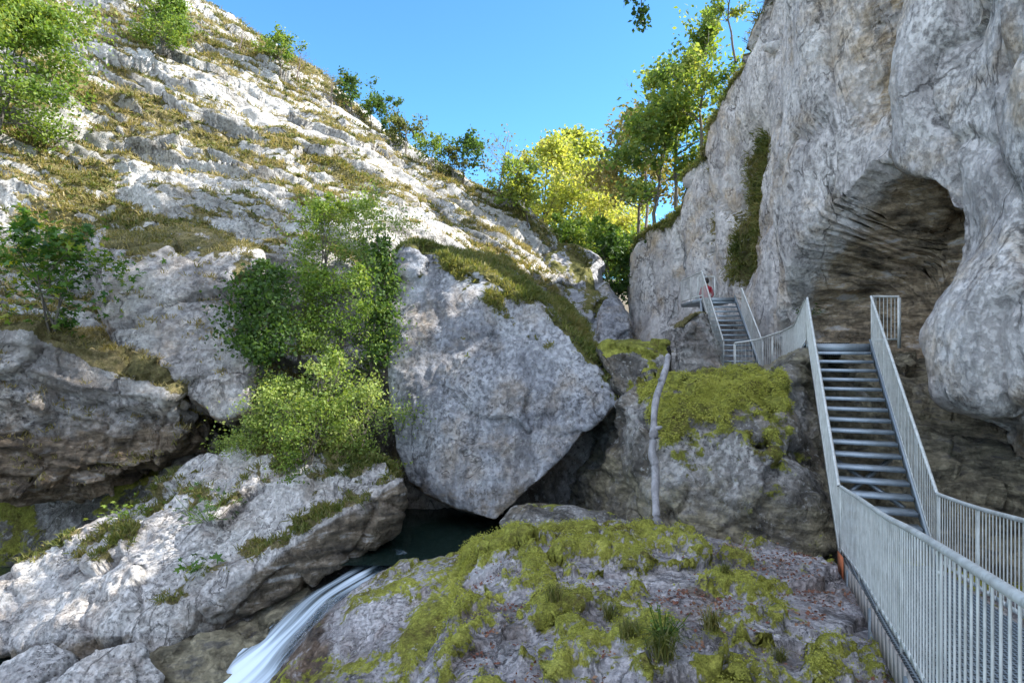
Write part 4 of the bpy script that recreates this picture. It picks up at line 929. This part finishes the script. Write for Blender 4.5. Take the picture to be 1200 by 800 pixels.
plant('tree', T_left, P(-8, 170, 21.5), 'large leafy tree filling the top left corner', 'tree', M['leaf_green'], M['bark'], .88, 2.0)
T_maple = tree_data(222, 2.6, 1.5, .1, 26, 1500, .115, 1.6, stems=4, tilt=.3, tr=.04, twigs=6, spread=.5, lobed=True)
plant('maple_bush', T_maple, P(62, 395, 14.6), 'broad-leaved maple bush turning yellow, between the pale rocks at the left edge', 'bush', M['leaf_maple'], M['bark'], 1.0, 1.0, None, ('stem', 'foliage'))
# the bushes between the two boulders
T_will = [tree_data(230 + i, 3.2, 1.6, .06, 26, 4200, .062, .5, stems=5, tilt=.26, tr=.045, twigs=6, spread=.62) for i in range(3)]
for px, py, d, k, sc_, lab, mt in ((372, 530, 15.3, 0, .82, 'tallest pale feathery bush beside the big boulder', 'leaf_willow'), (322, 540, 15.3, 1, .66, 'pale dusty bush leaning left at the foot of the bush group', 'leaf_willow'), (424, 545, 15.2, 2, .62, 'pale feathery bush against the left edge of the big boulder', 'leaf_willow'),
        (360, 555, 14.5, 2, .55, 'low yellow-green bush in front, on the upper end of the tilted slab', 'leaf_green'), (400, 425, 17.0, 1, .85, 'bright green bush behind the pale feathery bushes', 'leaf_green'), (352, 415, 17.4, 0, .66, 'green bush between the ivy and the bright bushes', 'leaf_green'),
        (380, 325, 20.6, 1, .85, 'yellow-green bush at the top of the bush group under the white slope', 'leaf_green'), (424, 318, 20.6, 2, .78, 'soft pale bush at the top right of the bush group', 'leaf_willow'), (436, 440, 16.7, 2, .62, 'green bush squeezed between the ivy strip and the bright bushes', 'leaf_green'), (290, 545, 15.0, 0, .42, 'small yellowish bush at the left end of the bush group', 'leaf_willow')):
    dat = (T_will[k][0], T_will[k][1].copy()); dat[1].materials.clear()
    plant('bush', dat, P(px, py, d), lab, 'bush', M[mt], M['bark'], sc_, px * 1.3, 'bushes between the boulders', ('stem', 'foliage'))
# ivy curtains
def ivy(pts, w, n, label, size=.06, seed=3):
    rng = np.random.default_rng(seed); pts = np.array(pts); t = rng.random(n); L = np.linspace(0, 1, len(pts))
    ww = np.interp(t, [0, .2, .8, 1], [.5, 1, .9, .4]) * w
    c = np.stack([np.interp(t, L, pts[:, k]) for k in range(3)], 1) + np.stack([rng.normal(0, 1, n) * ww * .5, rng.normal(0, .13, n), rng.normal(0, .12, n)], 1)
    c += .18 * np.stack([fbm(c, 1.5, 2), -np.abs(fbm(c, 1.7, 2, off=4)) * 2, fbm(c, 1.6, 2, off=9)], 1)
    o = empty('ivy', pts[-1]); tag(o, label, 'ivy'); mb = MB()
    for q in (-.3, 0, .25): mb.tube(cr(pts + [q * w, .05, 0], 16) + rng.normal(0, .04, (16, 3)), np.linspace(.02, .035, 16), 5)
    mb.build('stem', M['bark'], o, True); link('foliage', leaves_mesh('foliage', c, size, rng, .2, .8), M['leaf_dark'], o)
ivy([P(312, 312, 17.6), P(306, 345, 16.4), P(302, 385, 15.7), P(308, 420, 15.3)], 1.0, 4200, 'dark ivy curtain draped over the right side of the smooth grey boulder')
ivy([P(446, 282, 17.7), P(450, 320, 17.3), P(447, 370, 16.6), P(446, 420, 16.1)], .55, 2600, 'narrow ivy strip hanging on the left edge of the big boulder', .055, 4)

# ---- grass and small plants
M['grass_dry'] = leaf_mat('dry_grass', [(.1, .11, .035), (.2, .185, .06), (.33, .27, .13), (.44, .36, .2)], .35, .35)
M['grass_green'] = leaf_mat('green_grass', [(.05, .08, .02), (.11, .14, .035), (.21, .21, .07), (.3, .25, .11)], .4, .7)
M['moss_tuft'] = leaf_mat('moss_tips', [(.17, .15, .035), (.32, .33, .055), (.47, .47, .09), (.56, .54, .14)], .25, 1.2)
M['litter'] = leaf_mat('fallen_leaves', [(.1, .035, .02), (.17, .06, .035), (.2, .1, .06), (.28, .17, .1)], .1, 1.5)
def blades(name, co, no, wts, n, per, ln, wd, mat, label, seed, lean=.5, loc=None, gravity=.35):
    rng = np.random.default_rng(seed); p = wts / wts.sum(); idx = rng.choice(len(co), n, p=p)
    b = co[idx] + rng.normal(0, .03, (n, 3)); up_ = no[idx] * .45 + np.array([0, 0, .75])
    b = np.repeat(b, per, 0) + rng.normal(0, ln * .22, (n * per, 3)) * [1, 1, .15]; up_ = np.repeat(up_, per, 0)
    hs = np.repeat(rng.uniform(.55, 1.3, n), per) * rng.uniform(.6, 1.15, n * per) * ln
    d = up_ + rng.normal(0, lean, (n * per, 3)); d /= np.linalg.norm(d, axis=1)[:, None]
    sdv = np.cross(d, rng.normal(size=(n * per, 3))); sdv /= np.linalg.norm(sdv, axis=1)[:, None] + 1e-9
    w_ = (wd * rng.uniform(.7, 1.3, n * per))[:, None]; h_ = hs[:, None]; g_ = np.array([0, 0, -1.]) * h_ * gravity
    v = np.stack([b - sdv * w_, b + sdv * w_, b + d * h_ * .6 + g_ * .2 + sdv * w_ * .7, b + d * h_ * .6 + g_ * .2 - sdv * w_ * .7, b + d * h_ + g_], 1).reshape(-1, 3)
    i = np.arange(n * per)[:, None] * 5
    me = mesh_from(name, v, [(i + [0, 1, 2, 3]).astype(np.int32), (i + [3, 2, 4]).astype(np.int32)])
    return tag(link(name, me, mat, loc=base_of(v)), label, 'grass', kind='stuff')
def inview(co, m=1.25):
    return (np.abs(co[:, 0]) < .84 * m * np.maximum(co[:, 1], 0)) & (np.abs(co[:, 2] - EZ) < .56 * m * np.maximum(co[:, 1], 0))
hn = fbm(hco, 3.2, 3)
wh = sstep(.55, .8, hveg + .25 * hn) * inview(hco) * (hco[:, 1] < 44)
blades('hillside_grass', hco, hno, wh, 15000, 7, .3, .016, M['grass_dry'], 'dry olive and straw grass tufts between the white rocks of the hillside', 31)
wh2 = sstep(.6, .95, hveg + .3 * fbm(hco, .5, 2, off=44)) * inview(hco) * (hco[:, 1] < 40)
blades('hillside_herbs', hco, hno, wh2, 9500, 6, .2, .026, M['leaf_scrub'], 'low green herbs on the grassy bands of the hillside', 32, .8)
blades('boulder_grass', bco, bno, sstep(.45, .8, bveg) * (.12 + sstep(-.1, .35, fbm(bco, 1.1, 3))), 4200, 7, .24, .011, M['grass_green'], 'grass growing over the sloping top of the big boulder', 33)
for nm_, c_, n_, k_, cnt, lab in (('boulder_tufts', oco, ono, .55, 900, 'grass tufts on top of the smooth leaning boulder'), ('ledge_grass', lco, lno, .5, 2600, 'dry hanging grass on the layered rock ledge')):
    blades(nm_, c_, n_, sstep(k_, k_ + .3, n_[:, 2] + .3 * fbm(c_, .9, 2)) * inview(c_), cnt, 8, .28, .011, M['grass_dry'], lab, cnt, .5, gravity=.6)
blades('slab_grass', sco, sno, sstep(.4, .7, sveg + .3 * fbm(sco, 2, 3)) + 1e-6, 2000, 8, .22, .012, M['grass_green'], 'grass and herbs on the upper part of the tilted slab', 35)
blades('cliff_grass', cco, cno, sstep(.5, .9, CVEG.ravel()) * inview(cco) * (CVEG.ravel() < 1.3), 7500, 7, .42, .018, M['grass_green'], 'grass hanging from the clefts and upper edge of the cliff', 36, .5, gravity=.7)
fw = sstep(.5, .7, fveg + .08 * fbm(fco, 5, 2)) * inview(fco, 1.1) * (fco[:, 1] > 3) * (fco[:, 1] < 10.6) / np.maximum(fco[:, 1], 3) ** .5
o_ = blades('moss', fco, fno, fw, 32000, 4, .022, .0035, M['moss_tuft'], 'soft yellow-green moss tips on the cushions of the front slab', 37, .6); o_['category'] = 'moss'
ww_ = sstep(.5, .75, wveg) * inview(wco) * (wco[:, 1] < 17)
o_ = blades('moss', wco, wno, ww_, 18000, 5, .05, .006, M['moss_tuft'], 'bright moss draped over the outcrop behind the pale log', 38, .5, gravity=1.0); o_['category'] = 'moss'
# fallen leaves on the front slab
rng = np.random.default_rng(41); lw = sstep(.5, .25, fveg) * sstep(.6, .85, fno[:, 2]) * sstep(-.15, .35, fbm(fco, .9, 3, off=8)) * inview(fco) * (fco[:, 1] > 3)
ix = rng.choice(len(fco), 2600, p=lw / lw.sum()); lm = leaves_mesh('fallen_leaves', fco[ix] + [0, 0, .012] + rng.normal(0, .02, (2600, 3)) * [1, 1, .2], .026, rng, 2.5)
tag(link('fallen_leaves', lm, M['litter'], loc=base_of(fco)), 'reddish brown fallen leaves scattered on the mossy slab', 'fallen leaves', kind='stuff')
# grass tufts and herbs on the front slab and other rocks, each a thing
def tuft_mesh(seed, n, ln, wd):
    rng = np.random.default_rng(seed); V = []; 
    for k in range(n):
        a = rng.uniform(0, 6.28); l = ln * rng.uniform(.5, 1.1); sp = rng.uniform(.15, .9); d = np.array([math.cos(a), math.sin(a), 0]); sd_ = np.array([-d[1], d[0], 0]) * wd
        b = np.array([rng.normal(0, ln * .12), rng.normal(0, ln * .12), -.02]); p1 = b + d * l * sp * .4 + [0, 0, l * .6]; p2 = b + d * l * sp + [0, 0, l * (.85 - .5 * sp)]
        V += [b - sd_, b + sd_, p1 + sd_ * .8, p1 - sd_ * .8, p2]
    i = np.arange(n)[:, None] * 5
    return mesh_from('grass_tuft', np.array(V), [(i + [0, 1, 2, 3]).astype(np.int32), (i + [3, 2, 4]).astype(np.int32)])
TM = [tuft_mesh(300 + i, 110, .34, .006) for i in range(3)]
for px, py, on, sc_, lab in ((775, 765, 'mossy', 1.25, 'largest green grass tuft at the front of the mossy slab'), (735, 742, 'mossy', .9, 'grass tuft just behind the largest tuft on the mossy slab'), (650, 698, 'mossy', .8, 'grey-green grass tuft near the left end of the mossy slab'),
        (832, 730, 'mossy', .85, 'fresh grass tuft right of the middle of the mossy slab'), (715, 720, 'mossy', .8, 'grass tuft in the middle of the mossy slab'), (915, 768, 'mossy', .6, 'small grass tuft on the bare right part of the mossy slab'),
        (500, 765, 'lrock', .7, 'grass tuft on the pale rock beside the stream'), (850, 664, 'mossy', .55, 'small grass tuft at the far edge of the mossy slab')):
    o = link('grass_tuft', TM[int(px) % 3].copy(), M['grass_green']); o.location = hit(on, px, py); o.scale = (sc_,) * 3; o.rotation_euler = (0, 0, px); tag(o, lab, 'grass', 'grass tufts on the front rocks')
rng = np.random.default_rng(8)
def herb(name, px, py, on, n, r, size, lab, mat='leaf_maple', lobes=5, hgt=.6):
    p = hit(on, px, py); c = rng.normal(0, r, (n, 3)) * [1, 1, .1]; c[:, 2] = np.abs(rng.normal(0, r * hgt, n)) + .04
    o = empty(name, p); tag(o, lab, 'plant'); mb = MB()
    for q in c[:40]: mb.tube([q * [.3, .3, 0], q * [.75, .75, .6], q], [.006, .005, .003], 4)
    mb.build('stem', M['leaf_green'], o, True, loc=None).location = (0, 0, 0)
    f = bpy.data.objects.new('foliage', lobed_mesh('foliage', c, size, rng, 2.0, lobes)); COL.objects.link(f); f.data.materials.append(M[mat]); f.parent = o
herb('leafy_plant', 230, 662, 'slab', 22, .16, .12, 'broad-leaved plant low on the grassy patch of the tilted slab')
herb('leafy_plant', 152, 600, 'slab', 60, .3, .08, 'fern-like green plant on the upper left edge of the tilted slab', 'leaf_green', 7)
herb('leafy_plant', 240, 610, 'slab', 90, .34, .07, 'dark bushy herb on the grassy patch of the tilted slab', 'leaf_dark', 5, 1.0)
herb('leafy_plant', 778, 738, 'mossy', 36, .09, .035, 'small round-leaved plant beside the largest grass tuft', 'leaf_green', 5, 1.2)
herb('leafy_plant', 952, 372, 'cliff', 60, .25, .08, 'green plant in the dark hollow left of the landing', 'leaf_dark', 5)

# ------------------------------------------------------------------ visitor in a red jacket beyond the platform
def skin_mesh(name, joints, bones, rad, sub_=2):
    me = bpy.data.meshes.new(name); me.from_pydata([tuple(j) for j in joints], bones, []); o = bpy.data.objects.new('tmp', me); COL.objects.link(o)
    m = o.modifiers.new('s', 'SKIN'); sk = me.skin_vertices[0].data
    for i, r in enumerate(rad): sk[i].radius = (r if isinstance(r, tuple) else (r, r))
    sk[0].use_root = True
    o.modifiers.new('d', 'SUBSURF').levels = sub_
    res = bpy.data.meshes.new_from_object(o.evaluated_get(bpy.context.evaluated_depsgraph_get())); bpy.data.objects.remove(o); res.name = name
    return res
J = [(0, 0, .95), (0, 0, 1.12), (0, .01, 1.32), (0, .01, 1.46), (0, -.01, 1.56), (0, -.02, 1.66), (0, -.02, 1.76),
     (.18, 0, 1.42), (.26, -.02, 1.14), (.2, -.2, .98), (.19, -.28, .96), (-.18, 0, 1.42), (-.26, -.02, 1.14), (-.2, -.2, .98), (-.19, -.28, .96),
     (.1, 0, .9), (.11, -.02, .5), (.11, .02, .08), (.12, -.13, .03), (-.1, 0, .9), (-.11, .02, .5), (-.11, .04, .08), (-.12, -.11, .03)]
B = [(0, 1), (1, 2), (2, 3), (3, 4), (4, 5), (5, 6), (3, 7), (7, 8), (8, 9), (9, 10), (3, 11), (11, 12), (12, 13), (13, 14), (0, 15), (15, 16), (16, 17), (17, 18), (0, 19), (19, 20), (20, 21), (21, 22)]
Rr = [(.16, .11), (.16, .11), (.19, .12), (.12, .09), (.055, .055), (.085, .1), (.07, .08), .075, .055, .04, .03, .075, .055, .04, .03, .095, .07, .05, .045, .095, .07, .05, .045]
pm = skin_mesh('person', J, B, Rr); c0, _ = get_vn(pm); smooth_shade(pm)
for nm_, cl in (('red_jacket', (.36, .02, .035)), ('dark_trousers', (.03, .035, .05)), ('skin', (.45, .28, .2))): M[nm_] = plain_mat(nm_, cl, .8, .2, 20); pm.materials.append(M[nm_])
fc = np.empty(len(pm.polygons) * 3); pm.polygons.foreach_get('center', fc); fc = fc.reshape(-1, 3)
pm.polygons.foreach_set('material_index', np.where(fc[:, 2] > 1.53, 2, np.where(fc[:, 2] > .93, 0, 1)).astype(np.int32))
pp_ = W(8.35, 26.2, .86)
per = bpy.data.objects.new('person', pm); COL.objects.link(per); per.location = pp_; per.rotation_euler = (0, 0, 2.9)
tag(per, 'person in a dark red jacket standing behind the viewing platform', 'person')
bm = bmesh.new(); bmesh.ops.create_uvsphere(bm, u_segments=18, v_segments=12, radius=.118); 
for v in bm.verts: v.co = Vector((v.co.x * .93, v.co.y * 1.05 + .012, v.co.z * 1.12 + 1.715 + .03 * (v.co.y > 0)))
bmesh.ops.delete(bm, geom=[v for v in bm.verts if v.co.y < -.045 and v.co.z < 1.77 or v.co.z < 1.6], context='VERTS')
hm = bpy.data.meshes.new('hair'); bm.to_mesh(hm); bm.free(); smooth_shade(hm); hm.materials.append(plain_mat('dark_hair', (.025, .018, .014), .7)); ho = bpy.data.objects.new('hair', hm); COL.objects.link(ho); ho.parent = per
rock('path_rock', [pp_ + np.array(q) for q in ((-1, -1.1, 0), (1.6, -1.1, 0), (1.6, 2.5, .1), (-1, 2.5, .1), (-1.4, -1.5, -3), (2, -1.5, -3), (2, 3, -3), (-1.4, 3, -3))], .12, M['block'], smooth=2, big=.05, fac=.05, facs=1, mid=.02, fine=.01, label='flat rock ledge the person in red stands on, behind the platform', cat='rock')
